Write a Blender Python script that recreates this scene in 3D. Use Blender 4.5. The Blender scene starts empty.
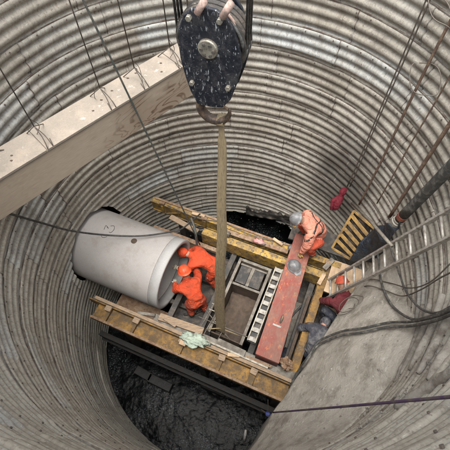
import bpy, bmesh, math, random
from mathutils import Vector, Matrix, noise
from mathutils.bvhtree import BVHTree
random.seed(7)
R_ = math.radians
scn = bpy.context.scene
COL = scn.collection

# ------------------------------------------------------------------ camera
H = 10.38                                   # eye height above the wet pit floor
FPX = 400.0                                 # focal length in photo pixels (photo 450 px wide)
NX, NY = 232.0, 460.0                       # where the plumb line vanishes in the photo
nad = Vector((NX-225, -(NY-225), -FPX)).normalized()
fwd = Vector((0, 0, -1))
yc = (fwd - nad*fwd.dot(nad)).normalized()
xc = yc.cross(-nad)
MC = Matrix((xc, yc, -nad))                 # camera -> world rotation
cam_d = bpy.data.cameras.new('camera')
cam = bpy.data.objects.new('camera', cam_d); COL.objects.link(cam)
cam.matrix_world = Matrix.Translation((0, 0, H)) @ MC.to_4x4()
cam_d.sensor_width = 36; cam_d.lens = 36*FPX/450; cam_d.clip_end = 2000; cam_d.clip_start = .05
scn.camera = cam

# ------------------------------------------------------------------ world, sun, exposure
SUN_EL, SUN_AZ = 79, 205                    # compass azimuth of the sun (0 = +Y, clockwise)
w = bpy.data.worlds.new('World'); scn.world = w; w.use_nodes = True
nt = w.node_tree; nt.nodes.clear()
sky = nt.nodes.new('ShaderNodeTexSky'); sky.sky_type = 'NISHITA'; sky.sun_disc = False
sky.sun_elevation = R_(SUN_EL); sky.sun_rotation = R_(SUN_AZ); sky.dust_density = 6; sky.air_density = 1.0
hs = nt.nodes.new('ShaderNodeHueSaturation'); hs.inputs['Saturation'].default_value = .22   # clouded sky
bg = nt.nodes.new('ShaderNodeBackground'); bg.inputs['Strength'].default_value = .15
wo = nt.nodes.new('ShaderNodeOutputWorld')
nt.links.new(sky.outputs[0], hs.inputs['Color']); nt.links.new(hs.outputs[0], bg.inputs['Color']); nt.links.new(bg.outputs[0], wo.inputs[0])
sd = bpy.data.lights.new('sun', 'SUN'); sd.energy = 1.3; sd.angle = R_(45); sd.color = (1, .95, .87)
so = bpy.data.objects.new('sun', sd); COL.objects.link(so)
az, el = R_(SUN_AZ), R_(SUN_EL)
sdir = Vector((math.sin(az)*math.cos(el), math.cos(az)*math.cos(el), math.sin(el)))
so.rotation_euler = sdir.to_track_quat('Z', 'Y').to_euler(); so.location = (0, 0, 30)
scn.view_settings.view_transform = 'Standard'; scn.view_settings.look = 'None'
scn.view_settings.exposure = 1.45; scn.view_settings.gamma = 1
scn.view_settings.use_curve_mapping = False
scn.render.engine = 'CYCLES'
scn.cycles.max_bounces = 6; scn.cycles.diffuse_bounces = 4; scn.cycles.use_denoising = True

# ------------------------------------------------------------------ helpers
CX, CY, RR = -.14, 2.85, 3.0                # shaft axis and radius
AF = R_(-24.4)                              # heading of the jacking frame
FM = Matrix.Rotation(AF, 4, 'Z')
def F(a, b, z): return FM @ Vector((a, b, z))
def ray(u, v): return MC @ Vector((u-225., -(v-225.), -FPX))
def at(u, v, d):                            # point seen there, d metres below the eye
    r = ray(u, v); t = d/-r.z
    return Vector((r.x*t, r.y*t, H-d))
def wallpt(u, v, R=RR):
    r = ray(u, v); ax, ay = r.x/-r.z, r.y/-r.z
    A = ax*ax+ay*ay; B = -2*(ax*CX+ay*CY); C = CX*CX+CY*CY-R*R
    d = (-B+math.sqrt(B*B-4*A*C))/(2*A)
    return at(u, v, d)
def spline(pts, n=6):
    P = [Vector(p) for p in pts]; P = [P[0]*2-P[1]]+P+[P[-1]*2-P[-2]]; out = []
    for i in range(1, len(P)-2):
        for k in range(n):
            t = k/n; a, b, c, d = P[i-1:i+3]
            out.append(.5*((2*b)+(c-a)*t+(2*a-5*b+4*c-d)*t*t+(3*b-a-3*c+d)*t**3))
    out.append(P[-2]); return out
WM = {}
def thing(name, label, cat, loc=(0, 0, 0), rotz=0, group=None):
    o = bpy.data.objects.new(name, None); COL.objects.link(o); o.empty_display_size = .2
    o.location = loc; o.rotation_euler = (0, 0, rotz)
    o['label'] = label; o['category'] = cat
    if group: o['group'] = group
    WM[o.name] = Matrix.Translation(Vector(loc)) @ Matrix.Rotation(rotz, 4, 'Z')
    return o
def tag(o, label, cat, group=None):
    o['label'] = label; o['category'] = cat
    if group: o['group'] = group
    return o
def copy_tree(o, parent=None):
    c = o.copy(); COL.objects.link(c)
    if parent: c.parent = parent
    for ch in [x for x in bpy.data.objects if x.parent == o]: copy_tree(ch, c)
    return c
class MB:
    def __init__(s, T=None): s.v = []; s.f = []; s.mi = []; s.T = T or Matrix()
    def add(s, vs, fs, mi=0, T=None):
        n = len(s.v); M = s.T @ T if T else s.T
        s.v += [M @ Vector(p) for p in vs]; s.f += [tuple(i+n for i in f) for f in fs]; s.mi += [mi]*len(fs); return s
    def box(s, c, size, rot=None, mi=0):
        x, y, z = [k/2 for k in size]
        vs = [(-x,-y,-z),(x,-y,-z),(x,y,-z),(-x,y,-z),(-x,-y,z),(x,-y,z),(x,y,z),(-x,y,z)]
        T = Matrix.Translation(Vector(c)) @ (rot.to_4x4() if rot else Matrix())
        return s.add(vs, [(0,3,2,1),(4,5,6,7),(0,1,5,4),(1,2,6,5),(2,3,7,6),(3,0,4,7)], mi, T)
    def bar(s, a, b, w, h, up=(0, 0, 1), mi=0):      # box from a to b, w wide, h along up
        a, b = Vector(a), Vector(b); d = b-a; L = d.length; x = d.normalized()
        y = Vector(up).cross(x)
        if y.length < 1e-4: y = Vector((0, 1, 0)).cross(x)
        y.normalize(); z = x.cross(y); rot = Matrix((x, y, z)).transposed()
        return s.box((a+b)/2, (L, w, h), rot, mi)
    def tube(s, pts, r, n=8, mi=0, cap=True):
        P = [Vector(p) for p in pts]; rs = r if isinstance(r, (list, tuple)) else [r]*len(P)
        vs = []; fs = []; u = None
        for i, p in enumerate(P):
            t = (P[min(i+1, len(P)-1)]-P[max(i-1, 0)]).normalized()
            if u is None:
                u = t.cross(Vector((0, 0, 1)))
                if u.length < .1: u = t.cross(Vector((0, 1, 0)))
            u = (u - t*u.dot(t)).normalized(); v = t.cross(u)
            for k in range(n):
                a = 2*math.pi*k/n; vs.append(p+(u*math.cos(a)+v*math.sin(a))*rs[i])
        for i in range(len(P)-1):
            for k in range(n):
                a, b = i*n+k, i*n+(k+1) % n; fs.append((a, b, b+n, a+n))
        if cap: fs.append(tuple(reversed(range(n)))); fs.append(tuple((len(P)-1)*n+k for k in range(n)))
        return s.add(vs, fs, mi)
    def lathe(s, prof, T, n=24, mi=0, closed=False):  # profile (r, z) around local z
        vs = []; fs = []; m = len(prof)
        for k in range(n):
            a = 2*math.pi*k/n
            for r, z in prof: vs.append((r*math.cos(a), r*math.sin(a), z))
        for k in range(n):
            for i in range(m-1 if not closed else m):
                a, b = k*m+i, ((k+1) % n)*m+i; a2, b2 = k*m+(i+1) % m, ((k+1) % n)*m+(i+1) % m
                fs.append((a, b, b2, a2))
        return s.add(vs, fs, mi, T)
    def blob(s, c, rad, amp=.15, freq=2., seed=0, sub=3, mi=0, rot=None):
        bm = bmesh.new(); bmesh.ops.create_icosphere(bm, subdivisions=sub, radius=1)
        vs = []
        for q in bm.verts:
            k = 1+amp*noise.fractal(q.co*freq+Vector((seed*7.3, seed, 0)), 1, 2, 4)
            vs.append(Vector((q.co.x*rad[0]*k, q.co.y*rad[1]*k, q.co.z*rad[2]*k)))
        fs = [tuple(x.index for x in f.verts) for f in bm.faces]; bm.free()
        T = Matrix.Translation(Vector(c)) @ (rot.to_4x4() if rot else Matrix())
        return s.add(vs, fs, mi, T)
    def prism(s, poly, z0, z1, T=None, mi=0):         # polygon in local xy, extruded along z
        n = len(poly); vs = [(x, y, z0) for x, y in poly]+[(x, y, z1) for x, y in poly]
        fs = [tuple(reversed(range(n))), tuple(range(n, 2*n))]+[(i, (i+1) % n, n+(i+1) % n, n+i) for i in range(n)]
        return s.add(vs, fs, mi, T)
    def grid(s, rows, mi=0):
        n = len(rows[0]); vs = [p for r in rows for p in r]; fs = []
        for i in range(len(rows)-1):
            for j in range(n-1): a = i*n+j; fs.append((a, a+1, a+n+1, a+n))
        return s.add(vs, fs, mi)
    def build(s, name, mats, parent=None, smooth=False, bevel=0, base=None):
        me = bpy.data.meshes.new(name)
        W = WM[parent.name] if parent else Matrix()
        if base is not None: W = Matrix.Translation(Vector(base))
        I = W.inverted(); me.from_pydata([I @ p for p in s.v], [], s.f)
        mats = mats if isinstance(mats, (list, tuple)) else [mats]
        for m in mats: me.materials.append(m)
        me.polygons.foreach_set('material_index', s.mi)
        if smooth: me.polygons.foreach_set('use_smooth', [True]*len(me.polygons))
        bm = bmesh.new(); bm.from_mesh(me); bmesh.ops.recalc_face_normals(bm, faces=bm.faces); bm.to_mesh(me); bm.free()
        o = bpy.data.objects.new(name, me); COL.objects.link(o)
        if parent: o.parent = parent; WM[o.name] = W
        elif base is not None: o.location = base; WM[o.name] = W
        else: WM[o.name] = W
        if bevel:
            b = o.modifiers.new('b', 'BEVEL'); b.width = bevel; b.segments = 2; b.limit_method = 'ANGLE'; b.angle_limit = R_(40)
        return o

# ------------------------------------------------------------------ materials
def lum(c, k): return tuple(min(1, x*k) for x in c[:3])+(1,)
def grunge(name, c1, c2=None, rough=.7, metal=0., scale=3., dirt=(.12, .10, .08), amt=.35, fine=40., bump=.2,
           splat=None, splat_amt=.0, stretch=(1, 1, 1), spec=.5):
    m = bpy.data.materials.new(name); m.use_nodes = True; N = m.node_tree.nodes; L = m.node_tree.links
    b = N['Principled BSDF']; c2 = c2 or lum(c1, .75)
    tc = N.new('ShaderNodeTexCoord'); mp = N.new('ShaderNodeMapping'); mp.inputs['Scale'].default_value = stretch
    L.new(tc.outputs['Object'], mp.inputs[0])
    def nz(sc, det=8, ro=.6, off=0):
        n = N.new('ShaderNodeTexNoise'); n.inputs['Scale'].default_value = sc; n.inputs['Detail'].default_value = det
        n.inputs['Roughness'].default_value = ro; L.new(mp.outputs[0], n.inputs['Vector']); return n
    def ramp(src, a, bb, c0=(0, 0, 0, 1), c1_=(1, 1, 1, 1)):
        r = N.new('ShaderNodeValToRGB'); r.color_ramp.elements[0].position = a; r.color_ramp.elements[1].position = bb
        r.color_ramp.elements[0].color = c0; r.color_ramp.elements[1].color = c1_; L.new(src, r.inputs[0]); return r
    def mix(f, a, bb):
        x = N.new('ShaderNodeMix'); x.data_type = 'RGBA'
        if isinstance(f, float): x.inputs[0].default_value = f
        else: L.new(f, x.inputs[0])
        for k, q in ((6, a), (7, bb)):
            if hasattr(q, 'links'): L.new(q, x.inputs[k])
            else: x.inputs[k].default_value = tuple(q[:3])+(1,)
        return x.outputs[2]
    a = nz(scale); base = mix(ramp(a.outputs[0], .35, .65).outputs[0], c1, c2)
    d = nz(scale*2.3, 10, .7); dd = ramp(d.outputs[0], .62-amt*.45, .70-amt*.2)
    base = mix(dd.outputs[0], base, dirt)
    f = nz(fine, 6, .7); base = mix(ramp(f.outputs[0], .3, .7, (.0, .0, .0, 1), (.35, .35, .35, 1)).outputs[0], base, lum(c2, .5))
    if splat:
        s = nz(scale*6, 12, .75); base = mix(ramp(s.outputs[0], .66-splat_amt*.3, .70-splat_amt*.3).outputs[0], base, splat)
    L.new(base, b.inputs['Base Color'])
    rr = ramp(d.outputs[0], .3, .7, (rough*.8,)*3+(1,), (min(1, rough*1.25),)*3+(1,)); L.new(rr.outputs[0], b.inputs['Roughness'])
    b.inputs['Metallic'].default_value = metal; b.inputs['Specular IOR Level'].default_value = spec
    bp = N.new('ShaderNodeBump'); bp.inputs['Strength'].default_value = bump; bp.inputs['Distance'].default_value = .02
    ad = N.new('ShaderNodeMath'); ad.operation = 'ADD'; L.new(f.outputs[0], ad.inputs[0]); L.new(d.outputs[0], ad.inputs[1])
    L.new(ad.outputs[0], bp.inputs['Height']); L.new(bp.outputs[0], b.inputs['Normal'])
    return m
M = {}
M['concrete_pipe'] = grunge('concrete_pipe', (.44,.415,.40), (.40,.38,.365), .8, 0, 1.6, (.36,.33,.30), .22, 60, .08)
M['pipe_band'] = grunge('pipe_band', (.43,.425,.42), (.40,.395,.385), .7, 0, 2, (.36,.34,.32), .25, 40, .08)
M['dark_mark'] = grunge('dark_mark', (.06,.055,.05))
M['slab'] = grunge('slab', (.52,.485,.425), (.45,.42,.365), .92, 0, 1.3, (.26,.235,.195), .36, 26, 1.0, (.53,.505,.455), .25)
M['rib'] = grunge('rib', (.38,.36,.32), (.27,.25,.22), .85, 0, 3, (.15,.13,.11), .4, 40, .6)
M['yellow'] = grunge('yellow', (.46,.235,.018), (.30,.15,.014), .6, 0, 2.2, (.09,.06,.03), .65, 30, .4, (.07,.055,.04), .35, (1,1,1.5))  # browner than yellow_bright: dirt, plus front-face shade put into the colour
M['yellow_bright'] = grunge('yellow_bright', (.50,.325,.055), (.40,.24,.05), .55, 0, 2.0, (.16,.11,.06), .55, 30, .3, (.09,.07,.05), .45)
M['ochre'] = grunge('ochre', (.52,.33,.10), (.42,.26,.09), .7, 0, 3, (.17,.12,.07), .45, 30, .3)
M['rust'] = grunge('rust', (.27,.15,.085), (.17,.10,.06), .85, 0, 4, (.33,.25,.17), .45, 40, .5, (.07,.05,.04), .3)
M['rust_rod'] = grunge('rust_rod', (.17,.10,.07), (.10,.07,.055), .8, 0, 5, (.25,.18,.12), .3, 60, .4)
M['board'] = grunge('board', (.42,.30,.19), (.33,.24,.16), .85, 0, 4, (.20,.15,.11), .4, 40, .3, None, 0, (1,6,6))
M['ply'] = grunge('ply', (.52,.38,.24), (.44,.31,.20), .8, 0, 2, (.30,.22,.15), .35, 40, .2, (.55,.48,.38), .2)
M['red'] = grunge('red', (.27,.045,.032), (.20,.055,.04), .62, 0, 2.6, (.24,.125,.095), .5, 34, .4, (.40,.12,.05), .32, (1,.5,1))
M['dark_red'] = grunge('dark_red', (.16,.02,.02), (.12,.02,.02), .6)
M['dark_steel'] = grunge('dark_steel', (.07,.065,.06), (.04,.038,.036), .6, .2, 3, (.14,.12,.10), .35, 40, .4)
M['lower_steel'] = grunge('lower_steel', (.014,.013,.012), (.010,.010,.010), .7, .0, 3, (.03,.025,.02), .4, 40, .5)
M['grey_steel'] = grunge('grey_steel', (.27,.25,.21), (.17,.155,.13), .6, .2, 4, (.12,.10,.08), .45, 40, .35)
M['pale_steel'] = grunge('pale_steel', (.48,.45,.38), (.38,.35,.29), .6, .1, 5, (.2,.17,.13), .35, 40, .3)
M['mud'] = grunge('mud', (.13,.092,.064), (.085,.06,.044), .75, 0, 4, (.08,.06,.045), .4, 20, .9)
M['deck'] = grunge('deck', (.045,.04,.036), (.03,.027,.025), .55, 0, 3, (.16,.13,.10), .4, 30, .6)
M['white_rail'] = grunge('white_rail', (.47,.455,.41), (.36,.345,.31), .6, 0, 6, (.22,.19,.15), .35, 40, .3)
M['black'] = grunge('black', (.02,.02,.02), (.012,.012,.012), .5)
M['timber_top'] = grunge('timber_top', (.285,.25,.21), (.235,.205,.17), .9, 0, 1.6, (.33,.28,.23), .35, 50, .3, (.42,.385,.34), .2)
M['alu'] = grunge('alu', (.52,.50,.46), (.42,.40,.37), .5, .4, 6, (.25,.22,.18), .35, 40, .2)
M['rubber'] = grunge('rubber', (.03,.032,.032), (.05,.05,.048), .5, 0, 5, (.12,.11,.10), .3)
M['rubber_dusty'] = grunge('rubber_dusty', (.07,.072,.068), (.045,.047,.045), .65, 0, 5, (.20,.19,.17), .35)
M['cable_green'] = grunge('cable_green', (.045,.06,.058), (.06,.07,.065), .6)
M['wire'] = grunge('wire', (.10,.08,.065), (.06,.05,.045), .7)
M['wire_pale'] = grunge('wire_pale', (.15,.13,.11), (.10,.09,.075), .7)
M['purple'] = grunge('purple', (.055,.03,.075), (.08,.045,.09), .8)
M['strap'] = grunge('strap', (.40,.32,.19), (.31,.245,.145), .95, 0, 6, (.20,.155,.10), .35, 60, .4, None, 0, (7,7,.8))
M['block_navy'] = grunge('block_navy', (.010,.013,.021), (.014,.017,.025), .38, .2, 7, (.05,.05,.055), .35, 60, .35, (.36,.38,.40), .20, (1.2,1,1))
M['block_steel'] = grunge('block_steel', (.45,.43,.36), (.30,.28,.24), .45, .6, 9, (.15,.13,.10), .4)
M['block_pale'] = grunge('block_pale', (.58,.40,.34), (.45,.32,.27), .6)
M['hook'] = grunge('hook', (.10,.08,.068), (.05,.045,.045), .5, .5, 12, (.22,.15,.10), .4)
M['rope_steel'] = grunge('rope_steel', (.22,.22,.21), (.09,.09,.09), .45, .6, 30, (.06,.06,.06), .4)
M['orange'] = grunge('orange', (.68,.075,.015), (.50,.05,.012), .85, 0, 3, (.30,.05,.02), .38, 60, .25)
M['salmon'] = grunge('salmon', (.68,.27,.185), (.60,.22,.15), .9, 0, 4, (.52,.24,.17), .25, 60, .3)
M['salmon_red'] = grunge('salmon_red', (.55,.09,.04), (.45,.07,.035), .9, 0, 4, (.3,.07,.04), .25, 60, .3)
M['skin'] = grunge('skin', (.42,.24,.17), (.38,.21,.15), .6, 0, 8, (.3,.17,.12), .1)
M['helmet_orange'] = grunge('helmet_orange', (.80,.10,.03), (.72,.08,.03), .4, 0, 5, (.5,.14,.07), .15)
M['helmet_grey'] = grunge('helmet_grey', (.14,.145,.155), (.18,.18,.19), .4, 0, 5, (.30,.29,.28), .3)
M['glove_yellow'] = grunge('glove_yellow', (.62,.36,.07), (.5,.3,.1), .85, 0, 8, (.6,.5,.38), .3)
M['glove_white'] = grunge('glove_white', (.58,.55,.46), (.5,.45,.35), .85)
M['boot'] = grunge('boot', (.03,.028,.026), (.06,.05,.04), .6)
M['reflect'] = grunge('reflect', (.55,.57,.56), (.48,.5,.5), .35)
M['navy'] = grunge('navy', (.02,.026,.04), (.012,.015,.024), .8, 0, 4, (.08,.08,.085), .3, 50, .3)
M['grey_jacket'] = grunge('grey_jacket', (.05,.05,.062), (.035,.036,.048), .85, 0, 3, (.17,.165,.17), .40, 40, .4)
M['red_jacket'] = grunge('red_jacket', (.14,.014,.018), (.08,.01,.012), .85, 0, 5, (.12,.02,.03), .3)
M['crimson'] = grunge('crimson', (.14,.004,.014), (.09,.003,.01), .85, 0, 8, (.12,.0,.012), .25)
M['mint'] = grunge('mint', (.46,.54,.44), (.36,.44,.37), .85, 0, 5, (.25,.26,.2), .25, 50, .3)
M['tarp'] = grunge('tarp', (.03,.045,.065), (.018,.024,.034), .55, 0, 3, (.07,.08,.09), .35, 30, .5)
M['plate_edge'] = grunge('plate_edge', (.30,.285,.255), (.20,.185,.16), .7, .1, 3, (.09,.06,.045), .45, 30, .4)
M['bolt'] = grunge('bolt', (.16,.13,.11), (.10,.085,.075), .7, .2)
M['soil'] = grunge('soil', (.07,.052,.038), (.04,.031,.025), .95, 0, 2, (.02,.016,.013), .4, 15, 1)
M['ground'] = grunge('ground', (.28,.25,.21), (.22,.19,.16), .95, 0, .6, (.16,.13,.10), .4, 12, .6)
M['block_dark'] = grunge('block_dark', (.028,.028,.028), (.018,.018,.018), .6, 0, 4, (.03,.03,.03), .4, 30, .5)
M['plastic_white'] = grunge('plastic_white', (.55,.54,.52), (.45,.44,.43), .5)
M['blue'] = grunge('blue', (.04,.06,.25), (.03,.04,.15), .6)
M['pink'] = grunge('pink', (.55,.16,.16), (.55,.45,.42), .7)

def scratch(m, col, n_=3):
    N = m.node_tree.nodes; L = m.node_tree.links; b = N['Principled BSDF']; tc = N.new('ShaderNodeTexCoord')
    src = b.inputs['Base Color'].links[0].from_socket
    for i in range(n_):
        mp = N.new('ShaderNodeMapping'); mp.inputs['Rotation'].default_value = (0, (.5, -.35, 1.2, .1)[i], 0); mp.inputs['Scale'].default_value = (60, 4, 12); mp.inputs['Location'].default_value = (i*3.1, 0, i*1.7)
        L.new(tc.outputs['Object'], mp.inputs[0]); n = N.new('ShaderNodeTexNoise'); n.inputs['Scale'].default_value = 1; n.inputs['Detail'].default_value = 3; n.inputs['Roughness'].default_value = .6; L.new(mp.outputs[0], n.inputs['Vector'])
        r_ = N.new('ShaderNodeValToRGB'); r_.color_ramp.elements[0].position = .66; r_.color_ramp.elements[1].position = .70; r_.color_ramp.elements[1].color = (.8, .8, .8, 1); L.new(n.outputs[0], r_.inputs[0])
        x = N.new('ShaderNodeMix'); x.data_type = 'RGBA'; L.new(r_.outputs[0], x.inputs[0]); L.new(src, x.inputs[6]); x.inputs[7].default_value = col+(1,); src = x.outputs[2]
    L.new(src, b.inputs['Base Color'])
scratch(M['block_navy'], (.34, .36, .38))
def timber_side():
    m = bpy.data.materials.new('timber_side'); m.use_nodes = True; N = m.node_tree.nodes; L = m.node_tree.links
    b = N['Principled BSDF']; tc = N.new('ShaderNodeTexCoord')
    def mp(sc):
        q = N.new('ShaderNodeMapping'); q.inputs['Scale'].default_value = sc; L.new(tc.outputs['Object'], q.inputs[0]); return q
    n1 = N.new('ShaderNodeTexNoise'); n1.inputs['Scale'].default_value = 1.0; n1.inputs['Detail'].default_value = 3; n1.inputs['Distortion'].default_value = .8
    L.new(mp((1.1, 1, 3.4)).outputs[0], n1.inputs['Vector'])
    mul = N.new('ShaderNodeMath'); mul.operation = 'MULTIPLY'; mul.inputs[1].default_value = 62; L.new(n1.outputs[0], mul.inputs[0])
    sn = N.new('ShaderNodeMath'); sn.operation = 'SINE'; L.new(mul.outputs[0], sn.inputs[0])
    r1 = N.new('ShaderNodeValToRGB'); L.new(sn.outputs[0], r1.inputs[0])
    r1.color_ramp.elements[0].position = .0; r1.color_ramp.elements[0].color = (.31,.25,.19,1)
    r1.color_ramp.elements[1].position = .95; r1.color_ramp.elements[1].color = (.14,.095,.065,1)
    e = r1.color_ramp.elements.new(.6); e.color = (.29,.215,.155,1)
    n2 = N.new('ShaderNodeTexNoise'); n2.inputs['Scale'].default_value = 1.6; n2.inputs['Detail'].default_value = 8
    L.new(mp((1, 1, 1.6)).outputs[0], n2.inputs['Vector'])
    r2 = N.new('ShaderNodeValToRGB'); r2.color_ramp.elements[0].position = .38; r2.color_ramp.elements[1].position = .52; L.new(n2.outputs[0], r2.inputs[0])
    n3 = N.new('ShaderNodeTexNoise'); n3.inputs['Scale'].default_value = 5; n3.inputs['Detail'].default_value = 8
    L.new(mp((1.5, 1, 14)).outputs[0], n3.inputs['Vector'])
    r3 = N.new('ShaderNodeValToRGB'); r3.color_ramp.elements[0].color = (.29,.245,.19,1); r3.color_ramp.elements[1].color = (.50,.42,.33,1); L.new(n3.outputs[0], r3.inputs[0])
    sx = N.new('ShaderNodeSeparateXYZ'); L.new(tc.outputs['Object'], sx.inputs[0]); mr = N.new('ShaderNodeMapRange'); L.new(sx.outputs[0], mr.inputs[0])
    for q_, v_ in zip((1, 2, 3, 4), (-.35, .55, .12, 1.)): mr.inputs[q_].default_value = v_
    mk = N.new('ShaderNodeMath'); mk.operation = 'MULTIPLY'; L.new(mr.outputs[0], mk.inputs[0]); L.new(r2.outputs[0], mk.inputs[1])
    mx = N.new('ShaderNodeMix'); mx.data_type = 'RGBA'; L.new(mk.outputs[0], mx.inputs[0]); L.new(r3.outputs[0], mx.inputs[6]); L.new(r1.outputs[0], mx.inputs[7])
    L.new(mx.outputs[2], b.inputs['Base Color']); b.inputs['Roughness'].default_value = .85
    bp = N.new('ShaderNodeBump'); bp.inputs['Strength'].default_value = .3; L.new(n3.outputs[0], bp.inputs['Height']); L.new(bp.outputs[0], b.inputs['Normal'])
    return m
M['timber_side'] = timber_side()
def wrinkle(m, sc=7, st=.9, dist=.035):
    N = m.node_tree.nodes; L = m.node_tree.links; b = N['Principled BSDF']; tc = N.new('ShaderNodeTexCoord')
    mp = N.new('ShaderNodeMapping'); mp.inputs['Scale'].default_value = (1, 1, 1.9); L.new(tc.outputs['Object'], mp.inputs[0])
    n = N.new('ShaderNodeTexNoise'); n.inputs['Scale'].default_value = sc; n.inputs['Detail'].default_value = 3; n.inputs['Distortion'].default_value = 1.3; L.new(mp.outputs[0], n.inputs['Vector'])
    bp = N.new('ShaderNodeBump'); bp.inputs['Strength'].default_value = st; bp.inputs['Distance'].default_value = dist
    old = b.inputs['Normal'].links[0].from_socket; L.new(old, bp.inputs['Normal']); L.new(n.outputs[0], bp.inputs['Height']); L.new(bp.outputs[0], b.inputs['Normal'])
for q_ in ('orange', 'salmon', 'salmon_red', 'navy', 'grey_jacket', 'red_jacket', 'crimson', 'mint', 'tarp'): wrinkle(M[q_])

def _sc(N, L, src):
    m_ = N.new('ShaderNodeMath'); m_.operation = 'MULTIPLY'; m_.inputs[1].default_value = .4; L.new(src, m_.inputs[0]); return m_.outputs[0]
def liner_mat():
    m = bpy.data.materials.new('liner_steel'); m.use_nodes = True; N = m.node_tree.nodes; L = m.node_tree.links
    b = N['Principled BSDF']
    at_ = N.new('ShaderNodeAttribute'); at_.attribute_name = 'plate'
    uv = N.new('ShaderNodeUVMap'); uv.uv_map = 'wall'
    def mp(sc, loc=(0, 0, 0)):
        q = N.new('ShaderNodeMapping'); q.inputs['Scale'].default_value = sc; q.inputs['Location'].default_value = loc; L.new(uv.outputs[0], q.inputs[0]); return q
    def nz(sc, det=8, ro=.6, mapping=(1, 1, 1), loc=(0, 0, 0)):
        n = N.new('ShaderNodeTexNoise'); n.inputs['Scale'].default_value = sc; n.inputs['Detail'].default_value = det
        n.inputs['Roughness'].default_value = ro; L.new(mp(mapping, loc).outputs[0], n.inputs['Vector']); return n
    def ramp(src, stops):
        r = N.new('ShaderNodeValToRGB'); L.new(src, r.inputs[0]); el = r.color_ramp.elements
        while len(el) < len(stops): el.new(.5)
        for e, (p, c) in zip(el, stops): e.position = p; e.color = (c if len(c) == 4 else tuple(c)+(1,))
        return r.outputs[0]
    def mix(f, a, c):
        x = N.new('ShaderNodeMix'); x.data_type = 'RGBA'
        L.new(f, x.inputs[0])
        for k, q in ((6, a), (7, c)):
            if hasattr(q, 'links'): L.new(q, x.inputs[k])
            else: x.inputs[k].default_value = tuple(q[:3])+(1,)
        return x.outputs[2]
    base = ramp(at_.outputs['Fac'], [(0, (.27,.25,.215)), (.3, (.345,.325,.285)), (.6, (.385,.37,.335)), (.8, (.36,.36,.34)), (.92, (.44,.465,.47)), (1, (.49,.52,.53))])
    g = lambda v: (v, v, v)
    DARK_PATCH = True
    # large tone patches
    base = mix(ramp(nz(.9, 6, .6).outputs[0], [(.42, g(0)), (.68, g(.7))]), base, (.245,.22,.18))
    base = mix(ramp(nz(.7, 6, .6, (1, 1, 1), (9, 3, 0)).outputs[0], [(.48, g(0)), (.68, g(.55))]), base, (.42,.395,.355))
    # vertical run streaks and mud
    base = mix(ramp(nz(2.0, 9, .68, (3.2, .55, 1)).outputs[0], [(.47, g(0)), (.66, g(.6))]), base, (.165,.145,.12))
    # thin horizontal scuffs
    base = mix(ramp(nz(3.5, 8, .7, (.35, 3.5, 1), (4, 4, 0)).outputs[0], [(.50, g(0)), (.68, g(.5))]), base, (.47,.44,.40))
    # rust freckles, grout splatter
    base = mix(ramp(nz(9, 10, .75).outputs[0], [(.60, g(0)), (.68, g(.75))]), base, (.13,.075,.045))
    base = mix(ramp(nz(5, 12, .8, (1.5, 1, 1), (2, 8, 0)).outputs[0], [(.54, g(0)), (.66, g(.4))]), base, (.15,.125,.10))
    base = mix(ramp(nz(22, 6, .7, (1, 1, 1), (3, 1, 0)).outputs[0], [(.58, g(0)), (.66, g(.6))]), base, (.09,.07,.055))
    base = mix(ramp(nz(12, 10, .75, (1, 1, 1), (5, 7, 0)).outputs[0], [(.60, g(0)), (.66, g(.6))]), base, (.50,.47,.42))
    base = mix(ramp(nz(34, 6, .8, (1, .6, 1), (1, 2, 0)).outputs[0], [(.50, g(0)), (.60, g(.45))]), base, (.13,.115,.10))
    base = mix(ramp(nz(14, 12, .8, (.5, 1.6, 1), (8, 2, 0)).outputs[0], [(.575, g(0)), (.61, g(.7))]), base, (.47,.455,.42))
    base = mix(ramp(nz(6, 12, .8, (2.5, .8, 1), (1, 9, 0)).outputs[0], [(.59, g(0)), (.625, g(.75))]), base, (.11,.075,.05))
    dk_ = N.new('ShaderNodeMix'); dk_.data_type = 'RGBA'; dk_.blend_type = 'MULTIPLY'; dk_.inputs[0].default_value = 1; L.new(base, dk_.inputs[6]); dk_.inputs[7].default_value = (1.10, 1.095, 1.065, 1); base = dk_.outputs[2]
    # darker patch with a ragged outline on the right rear wall
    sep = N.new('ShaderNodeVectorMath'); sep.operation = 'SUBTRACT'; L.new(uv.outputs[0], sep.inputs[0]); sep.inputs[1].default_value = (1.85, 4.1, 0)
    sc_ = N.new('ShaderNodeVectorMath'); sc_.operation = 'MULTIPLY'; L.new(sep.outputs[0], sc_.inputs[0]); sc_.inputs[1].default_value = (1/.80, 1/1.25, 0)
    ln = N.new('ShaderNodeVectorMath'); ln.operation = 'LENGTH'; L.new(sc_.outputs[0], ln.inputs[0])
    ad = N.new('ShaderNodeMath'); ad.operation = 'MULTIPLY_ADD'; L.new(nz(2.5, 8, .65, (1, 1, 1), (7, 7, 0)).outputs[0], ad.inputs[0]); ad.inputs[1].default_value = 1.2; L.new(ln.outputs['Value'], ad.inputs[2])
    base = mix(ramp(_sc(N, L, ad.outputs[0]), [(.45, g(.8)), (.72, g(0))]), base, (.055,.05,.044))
    L.new(base, b.inputs['Base Color'])
    L.new(ramp(nz(3, 8, .6).outputs[0], [(.3, g(.5)), (.7, g(.8))]), b.inputs['Roughness'])
    b.inputs['Metallic'].default_value = .12
    bp = N.new('ShaderNodeBump'); bp.inputs['Strength'].default_value = .35; bp.inputs['Distance'].default_value = .02
    L.new(nz(7, 10, .7).outputs[0], bp.inputs['Height']); L.new(bp.outputs[0], b.inputs['Normal'])
    return m
M['liner'] = liner_mat()

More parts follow.
